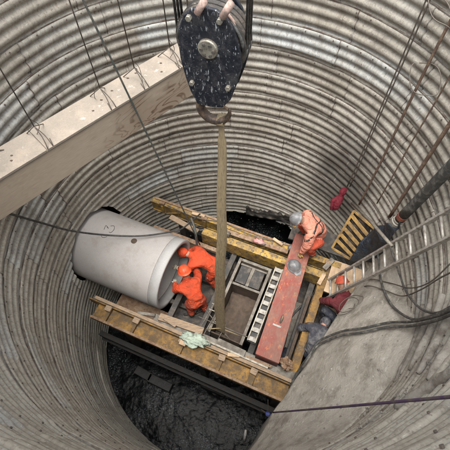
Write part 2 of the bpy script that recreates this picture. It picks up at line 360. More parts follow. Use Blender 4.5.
def mud_water():
    m = bpy.data.materials.new('pit_water'); m.use_nodes = True; N = m.node_tree.nodes; L = m.node_tree.links
    b = N['Principled BSDF']; b.inputs['Roughness'].default_value = .1; b.inputs['Specular IOR Level'].default_value = .07
    tc = N.new('ShaderNodeTexCoord'); n = N.new('ShaderNodeTexNoise'); n.inputs['Scale'].default_value = 9; n.inputs['Detail'].default_value = 6; n.inputs['Roughness'].default_value = .65
    L.new(tc.outputs['Object'], n.inputs['Vector']); bp = N.new('ShaderNodeBump'); bp.inputs['Strength'].default_value = .35; bp.inputs['Distance'].default_value = .03
    L.new(n.outputs[0], bp.inputs['Height']); L.new(bp.outputs[0], b.inputs['Normal'])
    n2 = N.new('ShaderNodeTexNoise'); n2.inputs['Scale'].default_value = 1.5; n2.inputs['Detail'].default_value = 8; L.new(tc.outputs['Object'], n2.inputs['Vector'])
    r = N.new('ShaderNodeValToRGB'); r.color_ramp.elements[0].color = (.003,.0035,.004,1); r.color_ramp.elements[1].color = (.010,.011,.012,1)
    r.color_ramp.elements[0].position = .45; r.color_ramp.elements[1].position = .75; L.new(n2.outputs[0], r.inputs[0])
    n3 = N.new('ShaderNodeTexNoise'); n3.inputs['Scale'].default_value = 26; n3.inputs['Detail'].default_value = 10; n3.inputs['Roughness'].default_value = .8; L.new(tc.outputs['Object'], n3.inputs['Vector'])
    r3 = N.new('ShaderNodeValToRGB'); r3.color_ramp.elements[0].position = .54; r3.color_ramp.elements[1].position = .62; L.new(n3.outputs[0], r3.inputs[0])
    mx = N.new('ShaderNodeMix'); mx.data_type = 'RGBA'; r4 = N.new('ShaderNodeValToRGB'); r4.color_ramp.elements[0].position = .47; r4.color_ramp.elements[1].position = .60; L.new(n2.outputs[0], r4.inputs[0]); mm = N.new('ShaderNodeMath'); mm.operation = 'MULTIPLY'; L.new(r3.outputs[0], mm.inputs[0]); L.new(r4.outputs[0], mm.inputs[1]); L.new(mm.outputs[0], mx.inputs[0]); L.new(r.outputs[0], mx.inputs[6]); mx.inputs[7].default_value = (.20,.215,.23,1); L.new(mx.outputs[2], b.inputs['Base Color'])
    return m
M['water'] = mud_water()

def structure(o): o['kind'] = 'structure'; return o

# ------------------------------------------------------------------ setting: ground, soil, pit water
RIM = 9.32
mb = MB(); n = 96
rad = [3.10, 3.6, 6, 20, 80, 400]
rows = []
for r in rad:
    rows.append([(CX+r*math.cos(2*math.pi*k/n), CY+r*math.sin(2*math.pi*k/n), RIM-.02+(0 if r < 7 else .0)) for k in range(n+1)])
mb.grid(rows); structure(mb.build('ground', M['ground']))
mb = MB(); rows = []
for z in (-.4, 3, 6, RIM-.03):
    rows.append([(CX+3.95*math.cos(2*math.pi*k/n), CY+3.95*math.sin(2*math.pi*k/n), z) for k in range(n+1)])
mb.grid(rows); structure(mb.build('soil', M['soil']))
mb = MB(); N_ = 420; rows = []
for i in range(N_+1):
    x = CX-3.93+7.86*i/N_; row = []
    for j in range(N_+1):
        y = CY-3.93+7.86*j/N_; q = Vector((x*3.2, y*3.2, 1))
        row.append((x, y, .012*noise.fractal(q, 1, 2, 3)+.003*noise.noise(q*5.2)+.0022*noise.noise(q*11)))
    rows.append(row)
mb.grid(rows); structure(mb.build('water', M['water'], smooth=True))

# ------------------------------------------------------------------ corrugated steel liner
PITCH = .161; PLATE = 3*PITCH; A_ = .022; NSEG = 360; PER = 8
Z0 = .02
NR = int((RIM-Z0)/PITCH*PER)
NPL = 15
pipe_a, pipe_c = 2.6, 2.73                     # pipe axis in frame coords (e2, z)
rnd = random.Random(3)
plate_val = {}
HRAD, HZ = .845, 2.73+.035
def pval(row, col):
    k = (row, col)
    if k not in plate_val:
        v = rnd.gauss(.42, .2)
        if rnd.random() < .10: v = rnd.uniform(.78, .95)
        plate_val[k] = max(0, min(1, v))
    return plate_val[k]
def wall_r(th, z, row, off):
    s = (th/(2*math.pi)*NPL+off) % 1
    lap = .012*(row % 2) + .011*((int(th/(2*math.pi)*NPL+off)) % 2)
    dent = .018*noise.noise(Vector((math.cos(th)*2.3, math.sin(th)*2.3, z*.8)))+.006*noise.noise(Vector((math.cos(th)*9, math.sin(th)*9, z*3)))
    ph = 2*math.pi*(z-H+3.705)/PITCH+math.pi*.75+.15*noise.noise(Vector((math.cos(th)*3, math.sin(th)*3, z*1.5)))
    prof = A_*(2*((1+math.cos(ph))/2)**1.7-.9)
    return RR+prof+dent-lap
vs = []; zs = []
for i in range(NR+1):
    z = Z0+i*PITCH/PER; zs.append(z)
    row = int(math.floor((z-H+3.705-.08)/PLATE)) + 40; off = .5*(row % 2)+.13*((row*7) % 5)
    for k in range(NSEG):
        th = 2*math.pi*k/NSEG; r = wall_r(th, z, row, off)
        p = Vector((CX+r*math.cos(th), CY+r*math.sin(th), z+.012*noise.noise(Vector((th*2, z, 4)))))
        q = FM.inverted() @ p
        if q.x < -2:
            dy, dz_ = q.y-pipe_a, q.z-HZ; rho = math.hypot(dy, dz_); an = math.atan2(dz_, dy)
            rh = HRAD+.022*noise.noise(Vector((math.cos(an)*5, math.sin(an)*5, 0)))
            if .6 < rho < rh:
                q.y = pipe_a+dy*rh/rho; q.z = HZ+dz_*rh/rho
                cy_ = -math.sin(AF)*CX+math.cos(AF)*CY; cx_ = math.cos(AF)*CX+math.sin(AF)*CY
                q.x = cx_-math.sqrt(max(.1, r*r-(q.y-cy_)**2)); p = FM @ q
        vs.append(tuple(p))
fs = []; pv = []; uvs = []
for i in range(NR):
    z = (zs[i]+zs[i+1])/2; row = int(math.floor((z-H+3.705-.08)/PLATE)) + 40; off = .5*(row % 2)+.13*((row*7) % 5)
    for k in range(NSEG):
        th = 2*math.pi*(k+.5)/NSEG; x, y = CX+RR*math.cos(th), CY+RR*math.sin(th)
        q = FM.inverted() @ Vector((x, y, z))
        if q.x < -2 and math.hypot((q.y-pipe_a), (z-HZ)) < HRAD-.035: continue          # pipe passes out here
        if z < 1.25+.22*noise.noise(Vector((th*9, 0, 0))) and abs(x-.85+.4*(y-5.7)) < .95 and y > 4.5: continue   # dark break-out at the foot of the far wall
        fs.append((i*NSEG+k, i*NSEG+(k+1) % NSEG, (i+1)*NSEG+(k+1) % NSEG, (i+1)*NSEG+k))
        col = int(th/(2*math.pi)*NPL+off)
        v = pval(row, col)
        dz = H-z
        if 3.55 < dz < 4.03 and R_(20) < th < R_(112): v = .90+.05*((col) % 2)           # fresh galvanised ring
        if 5.5 < dz < 8.4 and R_(140) < th < R_(185): v = min(.86, v+.15)
        pv.append(v); uvs.append((k, i))
me = bpy.data.meshes.new('corrugated_shaft_liner'); me.from_pydata(vs, [], fs)
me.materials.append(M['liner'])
a = me.attributes.new('plate', 'FLOAT', 'FACE'); a.data.foreach_set('value', pv)
uvl = me.uv_layers.new(name='wall'); buf = []
for (k, i) in uvs:
    u0, u1 = 2*math.pi*RR*k/NSEG, 2*math.pi*RR*(k+1)/NSEG; w0, w1 = zs[i], zs[i+1]
    buf += [u0, w0, u1, w0, u1, w1, u0, w1]
uvl.data.foreach_set('uv', buf)
me.polygons.foreach_set('use_smooth', [True]*len(me.polygons)); me.flip_normals()
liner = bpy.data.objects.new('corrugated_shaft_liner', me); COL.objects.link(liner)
tag(liner, 'ribbed grey steel lining of bolted plates all round the deep shaft', 'shaft wall')
WM[liner.name] = Matrix()
# bolts: heads along every plate edge, pattern of the liner
mbb = MB(); big = []
def bolt(mb_, p, nrm, r=.0105, h=.010):
    q = nrm.to_track_quat('Z', 'Y').to_matrix().to_4x4(); T = Matrix.Translation(p) @ q
    c = [(r*math.cos(math.pi*k/3), r*math.sin(math.pi*k/3)) for k in range(6)]
    mb_.prism(c, -.01, h, T)
rowz = [H-3.705+.08+PLATE*j for j in range(-13, 9)]
for z in rowz:
    if z < .1 or z > RIM-.1: continue
    nb = 84
    for k in range(nb):
        th = 2*math.pi*(k+.3)/nb+rnd.uniform(-.004, .004)
        x, y = CX+RR*math.cos(th), CY+RR*math.sin(th)
        q = FM.inverted() @ Vector((x, y, z))
        if q.x < -2 and math.hypot((q.y-pipe_a), (z-pipe_c)) < .95: continue
        if rnd.random() < .30: continue
        row = int(math.floor((z-.02-H+3.705-.08)/PLATE)) + 40; off = .5*(row % 2)+.13*((row*7) % 5)
        r = wall_r(th, z-.045, row, off)
        p = Vector((CX+r*math.cos(th), CY+r*math.sin(th), z-.045)); nr = Vector((-math.cos(th), -math.sin(th), .2))
        bolt(mbb, p, nr)
for j, z in enumerate(rowz):
    row = int(math.floor((z+.1-H+3.705-.08)/PLATE)) + 40; off = .5*(row % 2)+.13*((row*7) % 5)
    for c in range(NPL+1):
        th = ((c-off)/NPL)*2*math.pi+.012
        for t in range(3):
            zz = z+PITCH*(t+.5)-.04
            if zz < .1 or zz > RIM-.1: continue
            x, y = CX+RR*math.cos(th), CY+RR*math.sin(th); q = FM.inverted() @ Vector((x, y, zz))
            if q.x < -2 and math.hypot((q.y-pipe_a), (zz-pipe_c)) < .95: continue
            r = wall_r(th, zz, row, off)
            bolt(mbb, Vector((CX+r*math.cos(th), CY+r*math.sin(th), zz)), Vector((-math.cos(th), -math.sin(th), .2)))
def strip_v(m_, th, z0, z1, row, off):
    P = []; n_ = 26
    for i in range(n_+1):
        z = z0+(z1-z0)*i/n_; rr_ = wall_r(th+.004, z, row, off)
        for dt, dr_ in ((-.0022, .02), (-.0022, -.007), (.0022, -.007), (.0022, .02)):
            P.append((CX+(rr_+dr_)*math.cos(th+dt), CY+(rr_+dr_)*math.sin(th+dt), z))
    m_.add(P, [(4*i+k, 4*i+k+1, 4*i+k+5, 4*i+k+4) for i in range(n_) for k in range(3)])
sm_ = MB()
def inhole(th, z, R_h=.93):
    q = FM.inverted() @ Vector((CX+RR*math.cos(th), CY+RR*math.sin(th), z)); return q.x < -2 and math.hypot(q.y-pipe_a, z-HZ) < R_h
for z in rowz:
    row = int(math.floor((z+.1-H+3.705-.08)/PLATE)) + 40; off = .5*(row % 2)+.13*((row*7) % 5)
    if z < 1.3 or z+PLATE > RIM: continue
    for c in range(NPL+1):
        th = ((c-off)/NPL)*2*math.pi
        if any(inhole(th, z+PLATE*q_/4, .86) for q_ in range(5)) or math.sin(th) < -.25: continue
        strip_v(sm_, th, z, z+PLATE, row, off)
    n_ = 360; P = []; ok = []
    for k in range(n_+1):
        th = 2*math.pi*k/n_; rr_ = wall_r(th, z-.012, row-1, .5*((row-1) % 2)+.13*(((row-1)*7) % 5)); rr_ = min(rr_, wall_r(th, z, row, off))+.002*noise.noise(Vector((th*30, z, 0)))
        for dz_, dr_ in ((-.007, .02), (-.007, -.006), (.005, -.006), (.005, .02)): P.append((CX+(rr_+dr_)*math.cos(th), CY+(rr_+dr_)*math.sin(th), z-.004+dz_))
        ok.append(not inhole(th, z) and not (math.sin(th) < -.35 and z > 6))
    sm_.add(P, [(4*i+k, 4*i+k+1, 4*i+k+5, 4*i+k+4) for i in range(n_) if ok[i] for k in range(3)])
sm_.build('plate_edges', M['plate_edge'], liner)
bo = mbb.build('bolt_heads', M['bolt'], liner); bo['kind'] = 'stuff'

# ------------------------------------------------------------------ concrete fill behind the frame
ZE = 3.3
edge_px = [(250,450), (270,420), (285,400), (300,385), (325,345), (345,310), (362,282), (376,256)]
edge = [at(u, v, H-ZE) for u, v in edge_px]
e0, e1v = edge[0], edge[-1]
wall_px = [(318,449), (340,434), (362,414), (389,385), (403,369), (414,350), (416,325), (406,298), (401,272), (392,247)]
wpts = [wallpt(u, v, RR-.02) for u, v in wall_px]
def samp(P, t):
    L = [0]
    for i in range(1, len(P)): L.append(L[-1]+(P[i]-P[i-1]).length)
    x = t*L[-1]
    for i in range(1, len(P)):
        if x <= L[i]+1e-9:
            k = (x-L[i-1])/(L[i]-L[i-1]); return P[i-1].lerp(P[i], k)
    return P[-1]
rows = []
ns, ntt = 90, 60
sm_e = lambda t: e0.lerp(e1v, t)+Vector((.03*noise.noise(Vector((t*9, 0, 0))), .02*noise.noise(Vector((0, t*9, 0))), .04*noise.noise(Vector((t*7, 2, 2)))))
wsp = spline(wpts, 6)
for i in range(ns+1):
    t = -.06+1.10*i/ns; tt = max(0, min(1, t))
    a = sm_e(t); b = samp(wsp, tt)
    if t < 0: b = b+(wsp[0]-wsp[3])*(-t)*4
    row = []
    row.append(a+Vector((.02, 0, -3.4)))
    row.append(a+Vector((.01, 0, -1.2)))
    row.append(a+Vector((.0, 0, -.12)))
    for j in range(ntt+1):
        k = j/ntt; p = a.lerp(b, k); sag = .10*math.sin(math.pi*k)
        nn = .06*noise.fractal(p*1.3, 1, 2, 5)+.012*noise.noise(p*11)
        if j == 0: nn *= .3
        p = p+Vector((-.45, .0, .5))*(sag+nn)
        row.append(p)
    c = Vector((CX, CY, 0)); out = b-c; out.z = 0; out.normalize()
    row.append(b+out*.12+Vector((0, 0, .02)))
    rows.append(row)
slab_rows = [r[2:] for r in rows]
mb = MB(); mb.grid(rows)
fill = thing('concrete_backfill', 'rough grey concrete slope poured against the right side of the shaft', 'concrete slope', tuple(F(.9, 2.2, 0)))
mb.build('slope', M['slab'], fill, smooth=True)
flat = [p for r in slab_rows for p in r]; nn_ = len(slab_rows[0]); tr = []
for i in range(len(slab_rows)-1):
    for j in range(nn_-1):
        a_ = i*nn_+j; tr.append((a_, a_+1, a_+nn_+1, a_+nn_))
bvh = BVHTree.FromPolygons(flat, tr)
def onslab(u, v, off=.03, dflt=5.5):
    r = ray(u, v).normalized(); h = bvh.ray_cast(Vector((0, 0, H)), r)
    if h[0] is None:
        p = wallpt(u, v, RR-.13); return p
    nn2 = h[1] if h[1].dot(r) < 0 else -h[1]
    pw = wallpt(u, v, RR-.13)
    q = h[0]+nn2*off
    return q if (q-Vector((0, 0, H))).length < (pw-Vector((0, 0, H))).length else pw
# grout covered ribs and lumps along the upper edge of the slope
def arc(px0, px1, r, steps=10, dz=0):
    a, b = wallpt(*px0), wallpt(*px1)
    ta, tb = math.atan2(a.y-CY, a.x-CX), math.atan2(b.y-CY, b.x-CX); out = []
    for i in range(steps+1):
        k = i/steps; t = ta+(tb-ta)*k; z = a.z+(b.z-a.z)*k+dz
        out.append(Vector((CX+r*math.cos(t), CY+r*math.sin(t), z+.012*noise.noise(Vector((k*5, z, 0))))))
    return out
for (p0, p1, rr0, rad0) in (((462,290),(421,376),2.965,.055), ((446,296),(412,372),2.965,.050), ((434,300),(403,376),2.97,.045), ((470,318),(432,384),2.955,.058), ((425,306),(396,384),2.975,.04)):
    P = arc(p0, p1, rr0, 24); mb = MB(); n_ = len(P)
    mb.tube(P, [rad0*(1+.22*noise.noise(p*5)+.10*noise.noise(p*17))*min(1, .35+(n_-1-i)/6) for i, p in enumerate(P)], 14)
    mb.build('grouted_rib', M['rib'], fill, smooth=True)
mb = MB(); rg = random.Random(11)
for i in range(90):
    k = rg.random(); u, v = [(436, 352), (424, 366), (410, 384), (392, 398), (372, 412), (352, 424)][rg.randrange(6)]
    u += rg.gauss(0, 7); v += rg.gauss(0, 6); p = wallpt(u, v, RR-.05)
    if H-p.z < 3.9: continue
    s = rg.uniform(.006, .018); p = p+(Vector((CX, CY, p.z))-p).normalized()*-.02
    mb.blob(p, (s, s*rg.uniform(.7, 1.4), s*rg.uniform(.6, 1)), .5, 2.5, i, 2)
ru = mb.build('rubble', M['rib'], fill); ru['kind'] = 'stuff'
mb = MB()
for i in range(240):
    u = rg.uniform(270, 410); v = rg.uniform(290, 440); p = onslab(u, v, .0)
    if (p-wallpt(u, v, RR-.13)).length < .01: continue
    s = rg.uniform(.006, .022)*(1.6 if rg.random() < .08 else 1); mb.blob(p, (s, s, s*.7), .5, 2.5, i, 1)
ru = mb.build('crumbs', M['rib'], fill); ru['kind'] = 'stuff'
# torn dark slot under the ribs: a broken liner edge plate
mb = MB(); P = arc((462,372), (400,412), 2.965, 20)
mb.tube(P, [.045*(1+.5*noise.noise(p*8)) for p in P], 10); mb.build('broken_edge', M['rib'], fill, smooth=True)

# ------------------------------------------------------------------ jacking frame
ZT = 2.88
fr = thing('jacking_frame', 'rusty yellow steel jacking frame spanning the shaft below the red beam', 'steel frame', tuple(F(-1.4, 2.7, 0)), AF)
g = MB(FM)
def girder(part, e2_, side, a0, a1, h, mat, zt=ZT, step=1.02, tw=.17):
    m = MB(FM)                                                   # side: where the web stands inside the flange width
    m.box(((a0+a1)/2, e2_, zt-.02), (a1-a0, tw, .04)); m.box(((a0+a1)/2, e2_, zt-h+.02), (a1-a0, tw, .04))
    yw = e2_-side*tw*.30
    m.box(((a0+a1)/2, yw, zt-h/2), (a1-a0, .02, h-.081))
    o = m.build(part, mat, fr, bevel=.004)
    x = a0+.28; i = 0
    while x < a1-.1:
        k = MB(FM); k.box((x, yw-side*(.008+tw*.13), zt-h/2), (.09 if i % 2 else .05, tw*.26, h-.084)); k.build('stiffener', mat, o, bevel=.004)
        k = MB(FM); k.box((x, e2_-side*tw*.30, zt+.03), (.13, tw*.5, .06), Matrix.Rotation(.12*math.sin(x*5), 3, 'Z')); k.build('bracket', M['rust'], o, bevel=.01)
        if i % 2 == 0:
            k = MB(FM); k.bar((x+.08, yw-side*.018, zt-h+.05), (x+.46, yw-side*.018, zt-.06), .012, .05, (0, 1, 0)); k.build('brace', mat, o, bevel=.003)
        x += step*(.8+.35*math.sin(i*2.3)**2); i += 1
    return o
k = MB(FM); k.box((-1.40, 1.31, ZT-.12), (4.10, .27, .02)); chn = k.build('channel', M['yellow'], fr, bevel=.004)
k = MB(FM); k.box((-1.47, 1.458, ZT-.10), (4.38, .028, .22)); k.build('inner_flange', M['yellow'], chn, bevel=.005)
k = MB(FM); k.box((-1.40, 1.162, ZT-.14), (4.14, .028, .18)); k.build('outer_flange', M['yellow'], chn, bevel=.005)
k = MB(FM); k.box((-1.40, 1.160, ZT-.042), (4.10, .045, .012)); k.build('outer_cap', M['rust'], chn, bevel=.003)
x = -3.18; i = 0
while x < .6:
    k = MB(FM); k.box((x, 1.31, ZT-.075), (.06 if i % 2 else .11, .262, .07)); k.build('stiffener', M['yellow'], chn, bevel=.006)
    k = MB(FM); k.box((x, 1.41, ZT+.01), (.13, .11, .06), Matrix.Rotation(.15*math.sin(x*5), 3, 'Z')); k.build('bracket', M['board'], chn, bevel=.012)
    x += (.62, .98, .80)[i % 3]; i += 1
girder('side_girder', 4.02, 1, -3.62, .75, .36, M['yellow_bright'], ZT, 1.3, .13)
k = MB(FM); k.box((-1.5, 1.515, ZT+.004), (4.1, .065, .03)); k.build('top_rail', M['board'], fr, bevel=.005)
k = MB(FM); k.box((-1.7, 4.06, ZT+.022), (3.7, .05, .03)); k.build('top_rail', M['rust'], fr, bevel=.005)
k = MB(FM); k.box((-.85, 3.72, ZT-.24), (2.75, .16, .40)); k.build('box_beam', M['yellow_bright'], fr, bevel=.012)
k = MB(FM); k.box((-2.6, 3.55, ZT-.42), (1.6, .10, .10)); k.build('lower_rail', M['rust'], fr, bevel=.006)
k = MB(FM); k.box((-.85, 1.63, ZT-.12), (2.9, .14, .10)); k.build('inner_rail', M['grey_steel'], fr, bevel=.006)
# right end beam
k = MB(FM)
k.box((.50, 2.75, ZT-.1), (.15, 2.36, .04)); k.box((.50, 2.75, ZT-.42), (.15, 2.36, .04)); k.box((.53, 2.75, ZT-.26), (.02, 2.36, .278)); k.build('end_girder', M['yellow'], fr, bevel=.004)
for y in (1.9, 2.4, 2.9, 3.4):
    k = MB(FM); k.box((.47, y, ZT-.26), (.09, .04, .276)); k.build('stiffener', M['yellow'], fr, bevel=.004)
# cross members, legs and lower beams
for x in (-2.15, -1.45, -.36, .34):
    k = MB(FM); k.box((x, 2.72, ZT-.55), (.12, 2.42, .12)); k.build('cross_beam', M['dark_steel'], fr, bevel=.006)
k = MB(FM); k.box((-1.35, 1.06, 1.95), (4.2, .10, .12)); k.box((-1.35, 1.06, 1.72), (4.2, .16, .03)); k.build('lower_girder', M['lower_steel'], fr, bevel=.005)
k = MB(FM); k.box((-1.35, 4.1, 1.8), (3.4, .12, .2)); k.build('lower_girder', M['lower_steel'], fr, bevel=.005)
for x, y in ((-3.2, 1.44), (-1.3, 1.44), (.45, 1.44), (-2.9, 4.0), (.45, 4.0), (-1.2, 4.0)):
    k = MB(FM); k.box((x, y, (ZT-.41)/2), (.16, .16, ZT-.42)); k.build('leg', M['dark_steel'], fr, bevel=.005)
# working deck plates
dk = thing('working_deck', 'dark muddy steel deck plates under the workers inside the yellow frame', 'deck', tuple(F(-1.4, 2.7, 1.86)), AF)
for (x0, x1, y0, y1, mt) in ((-2.22, -1.30, 1.60, 3.72, 'deck'), (-3.5, -2.30, 1.58, 2.02, 'rust'), (-.44, .95, 1.6, 3.9, 'deck'), (-1.28, -.46, 3.52, 3.9, 'deck'), (-1.28, -.46, 1.55, 1.80, 'deck'), (-3.0, -2.25, 3.25, 3.85, 'rust')):
    k = MB(FM); k.box(((x0+x1)/2, (y0+y1)/2, 1.88), (x1-x0, y1-y0, .03)); k.build('deck_plate', M[mt], dk, bevel=.004)
k = MB(FM)
for i in range(12): k.box((-1.76, 1.72+i*.17, 1.90), (.88, .02, .012))
k.build('tread', M['dark_steel'], dk)

k = MB(FM); k.box((.30, 4.42, 2.93), (1.5, .46, .05)); k.build('walkway_plank', M['dark_steel'], dk, bevel=.005)
# thrust bearing box to the right of the red beam
k = MB(FM); k.box((.36, 2.55, 2.25), (.06, 1.5, .55)); k.build('side_plate', M['mud'], dk, bevel=.005)
k = MB(FM); k.box((.12, 2.62, 2.02), (.34, 1.25, .25)); k.build('thrust_box', M['grey_steel'], dk, bevel=.01)

# ------------------------------------------------------------------ concrete jacking pipe
Ta = FM @ Matrix.Translation((-2.36, pipe_a, pipe_c)) @ Matrix.Rotation(R_(-90), 4, 'Y')   # local z points to the left (-e1)
cp = thing('concrete_pipe', 'big pale concrete pipe lying half pushed through the left side of the shaft', 'concrete pipe', tuple(F(-3.4, pipe_a, pipe_c-.76)), AF)
RO, RI = .765, .665
mb = MB(); mb.lathe([(RO, .20), (RO, .6), (RO, 1.2), (RO, 1.9), (RO, 3.1), (RI, 3.1), (RI, 1.6), (RI, .20)], Ta, 72, closed=True)
body = mb.build('barrel', M['concrete_pipe'], cp, smooth=True)
mb = MB(); mb.lathe([(RO-.02, .20), (RO-.003, .197), (RO-.006, .012), (RO-.014, .0), (RI+.02, .0), (RI+.01, .012), (RI+.005, .05), (RI, .19)], Ta, 72, closed=True)
mb.build('collar_band', M['pipe_band'], cp, smooth=True)
for o in (body,):
    e_ = o.modifiers.new('e', 'EDGE_SPLIT'); e_.split_angle = R_(40)
# on-pipe points
def onpipe(u, v, off=0.):
    r = ray(u, v).normalized(); o = Vector((0, 0, H)); I = FM.inverted(); r = I @ r; o = I @ o
    oy, oz, dy, dz = o.y-pipe_a, o.z-pipe_c, r.y, r.z; R0 = RO+off
    A = dy*dy+dz*dz; B = 2*(oy*dy+oz*dz); C = oy*oy+oz*oz-R0*R0; t = (-B-math.sqrt(max(0, B*B-4*A*C)))/(2*A)
    return FM @ (o+r*t)
p = onpipe(134, 241); ax = FM @ Vector((0, pipe_a, pipe_c)); nrm = FM.to_3x3() @ Vector((0, (FM.inverted() @ p).y-pipe_a, p.z-pipe_c)); nrm.normalize()
mb = MB(); q = Matrix.Translation(p) @ nrm.to_track_quat('Z', 'Y').to_matrix().to_4x4()
mb.lathe([(.0, .004), (.052, .004), (.060, .001), (.0601, -.02)], q, 20); mb.build('lifting_hole', M['mud'], cp)
mb = MB()
for st in ([(104,229.5),(106,225.5),(108.5,228.5),(107,227)], [(110.5,226),(114,226),(114,229.5),(111,232.5),(109,232)], [(101,234.5),(102,237),(104.5,237.5),(107,236.5)]):
    P = spline([onpipe(u, v, .001) for u, v in st], 4); mb.tube(P, .0055, 5)
mb.build('chalk_mark', M['dark_mark'], cp)
# pipe cradle rails
for y in (2.25, 2.98):
    k = MB(FM); k.box((-2.6, y, 1.99), (1.7, .09, .13)); k.build('cradle_rail', M['dark_steel'], dk, bevel=.005)

# ------------------------------------------------------------------ muck skip (lifted by the strap)
sk = thing('muck_skip', 'open steel skip of brown mud hanging under the sling in the frame', 'skip', tuple(F(-.9, 2.7, 2.0)), AF)
x0, x1, y0, y1, zt, zb = -1.22, -.58, 1.84, 3.46, 2.66, 2.02
k = MB(FM)
for (a, b, c_, d_) in ((x0, y0, x0, y1), (x1, y0, x1, y1)):
    k.box((a, (y0+y1)/2, (zt+zb)/2), (.025, y1-y0, zt-zb))
for y in (y0, 2.93, y1): k.box(((x0+x1)/2, y, (zt+zb)/2-.03), (x1-x0-.027, .025, zt-zb-.06))
k.box(((x0+x1)/2, (y0+y1)/2, zb+.012), (x1-x0-.03, y1-y0-.03, .02)); k.build('side_plate', M['mud'], sk, bevel=.003)
k = MB(FM)
k.box((x0-.012, (y0+y1)/2, zt+.02), (.06, y1-y0+.08, .04)); k.box((x1+.012, (y0+y1)/2, zt+.02), (.06, y1-y0+.08, .04))
k.box(((x0+x1)/2, y1+.01, zt+.02), (x1-x0-.04, .06, .038)); k.box(((x0+x1)/2, 2.93, zt-.02), (x1-x0-.04, .05, .03))
k.build('rim', M['grey_steel'], sk, bevel=.005)
rows = [[F(x0+.03+(x1-x0-.06)*i/12, y0+.03+(2.90-y0)*j/20, 2.16+.12*noise.noise(Vector((i*.35, j*.3, 0)))) for j in range(21)] for i in range(13)]
k = MB(); k.grid(rows); k.build('mud', M['mud'], sk, smooth=True)
for xx in (-1.06, -.76):
    k = MB(FM); k.box((xx, 3.19, zt-.06), (.22, .40, .03)); k.build('grille', M['black'], sk)
k = MB(FM)
for xx in (-.905,): k.box((xx, 3.19, zt-.05), (.07, .44, .06))
k.box((-.9, 3.40, zt-.05), (.58, .04, .05)); k.build('grille_frame', M['grey_steel'], sk, bevel=.004)
# thin guard frame at the skip's near end
rk = thing('rebar_frame', 'thin pale welded bar frame across the near end of the skip', 'bar frame', tuple(F(-1.1, 1.9, 2.7)), AF)
pts = [((-1.42, 1.66, 2.72), (-1.32, 2.62, 2.74)), ((-1.52, 1.98, 2.74), (-.50, 1.98, 2.74)), ((-1.46, 2.16, 2.75), (-.78, 1.80, 2.74)), ((-1.30, 1.62, 2.72), (-1.22, 2.3, 2.74)),
       ((-1.42, 1.68, 2.735), (-.56, 1.68, 2.735)), ((-1.0, 1.7, 2.74), (-.96, 2.1, 2.75))]
for a, b in pts:
    k = MB(FM); k.tube([a, b], .011, 8); k.build('bar', M['grey_steel'], rk, smooth=True)
for i in range(4):
    k = MB(FM); k.tube([(-1.40+.01*i, 2.2+i*.13, 2.74), (-1.27+.01*i, 2.2+i*.13, 2.74)], .011, 8); k.build('bar', M['pale_steel'], rk, smooth=True)

# pale rack rail with dark slots beside the red beam
rr1 = thing('rack_rail', 'whitish slotted steel rail running along the left side of the red beam', 'slotted rail', tuple(F(-.40, 2.7, 2.6)), AF)
k = MB(FM); k.box((-.475, 2.72, 2.78), (.025, 1.62, .08)); k.box((-.325, 2.72, 2.78), (.025, 1.62, .08)); k.build('edge_bar', M['pale_steel'], rr1, bevel=.003)
k = MB(FM); k.box((-.40, 2.72, 2.72), (.124, 1.62, .02)); k.build('dark_tray', M['black'], rr1)
for i in range(9):
    y = 1.96+i*.19
    k = MB(FM); k.box((-.40, y, 2.795), (.123, .085, .03)); k.build('cross_plate', M['white_rail'], rr1, bevel=.004)

# ------------------------------------------------------------------ red beam
rb = thing('red_steel_beam', 'faded red steel box beam laid across the yellow frame', 'steel beam', tuple(F(0, 2.95, ZT+.07)), AF)
by0, by1, bz0, bz1 = 1.66, 4.28, 2.885, 3.12
def bq(i_): return [(-.24+i_, by0+i_), (.20-i_, by0+i_), (.06-i_, by1-i_), (-.33+i_, by1-i_)]
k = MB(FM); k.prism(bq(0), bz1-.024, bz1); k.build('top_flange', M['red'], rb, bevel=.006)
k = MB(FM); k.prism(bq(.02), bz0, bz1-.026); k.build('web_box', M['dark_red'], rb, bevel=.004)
k = MB(FM); k.box((-.02, by0+.008, bz1-.19), (.42, .02, .30)); k.build('end_plate', M['dark_red'], rb, bevel=.004)
for y_ in (1.95, 3.0, 3.6):
    k = MB(FM); k.box((.14-.05*(y_-1.66), y_, bz1+.003), (.05, .05, .006)); k.build('weld_patch', M['rust'], rb, bevel=.002)
k = MB(FM); k.lathe([(.0, .002), (.036, .002), (.040, .0), (.0401, -.01)], Matrix.Translation((-.01, 2.42, bz1)) @ Matrix.Diagonal((.7, 2.2, 1, 1)), 20); k.build('slot', M['black'], rb)
k = MB(FM); k.tube([(-.01, 2.36, bz1+.004), (-.005, 2.45, bz1+.05), (-.01, 2.51, bz1+.008)], .014, 8); k.build('lifting_eye', M['rust'], rb, smooth=True)
k = MB(FM); k.box((-.05, 2.28, bz1+.006), (.16, .035, .010)); k.build('weld_tab', M['white_rail'], rb, bevel=.003)
hb = MB(FM); hb.blob((.33, 1.74, 2.97), (.11, .10, .10), .5, 2, 5, 3); tag(hb.build('rusty_clamp', M['rust'], base=F(.33, 1.74, 2.9)), 'orange rusty lump of a clamp at the near end of the red beam', 'clamp')

# dark bag by the end girder
k = MB(FM); k.blob((.22, 1.98, 2.22), (.16, .22, .18), .45, 2, 9, 3); tag(k.build('navy_bag', M['navy'], base=F(.22, 1.98, 2.05), smooth=True), 'dark navy sack slumped between red beam and near right frame corner', 'bag')

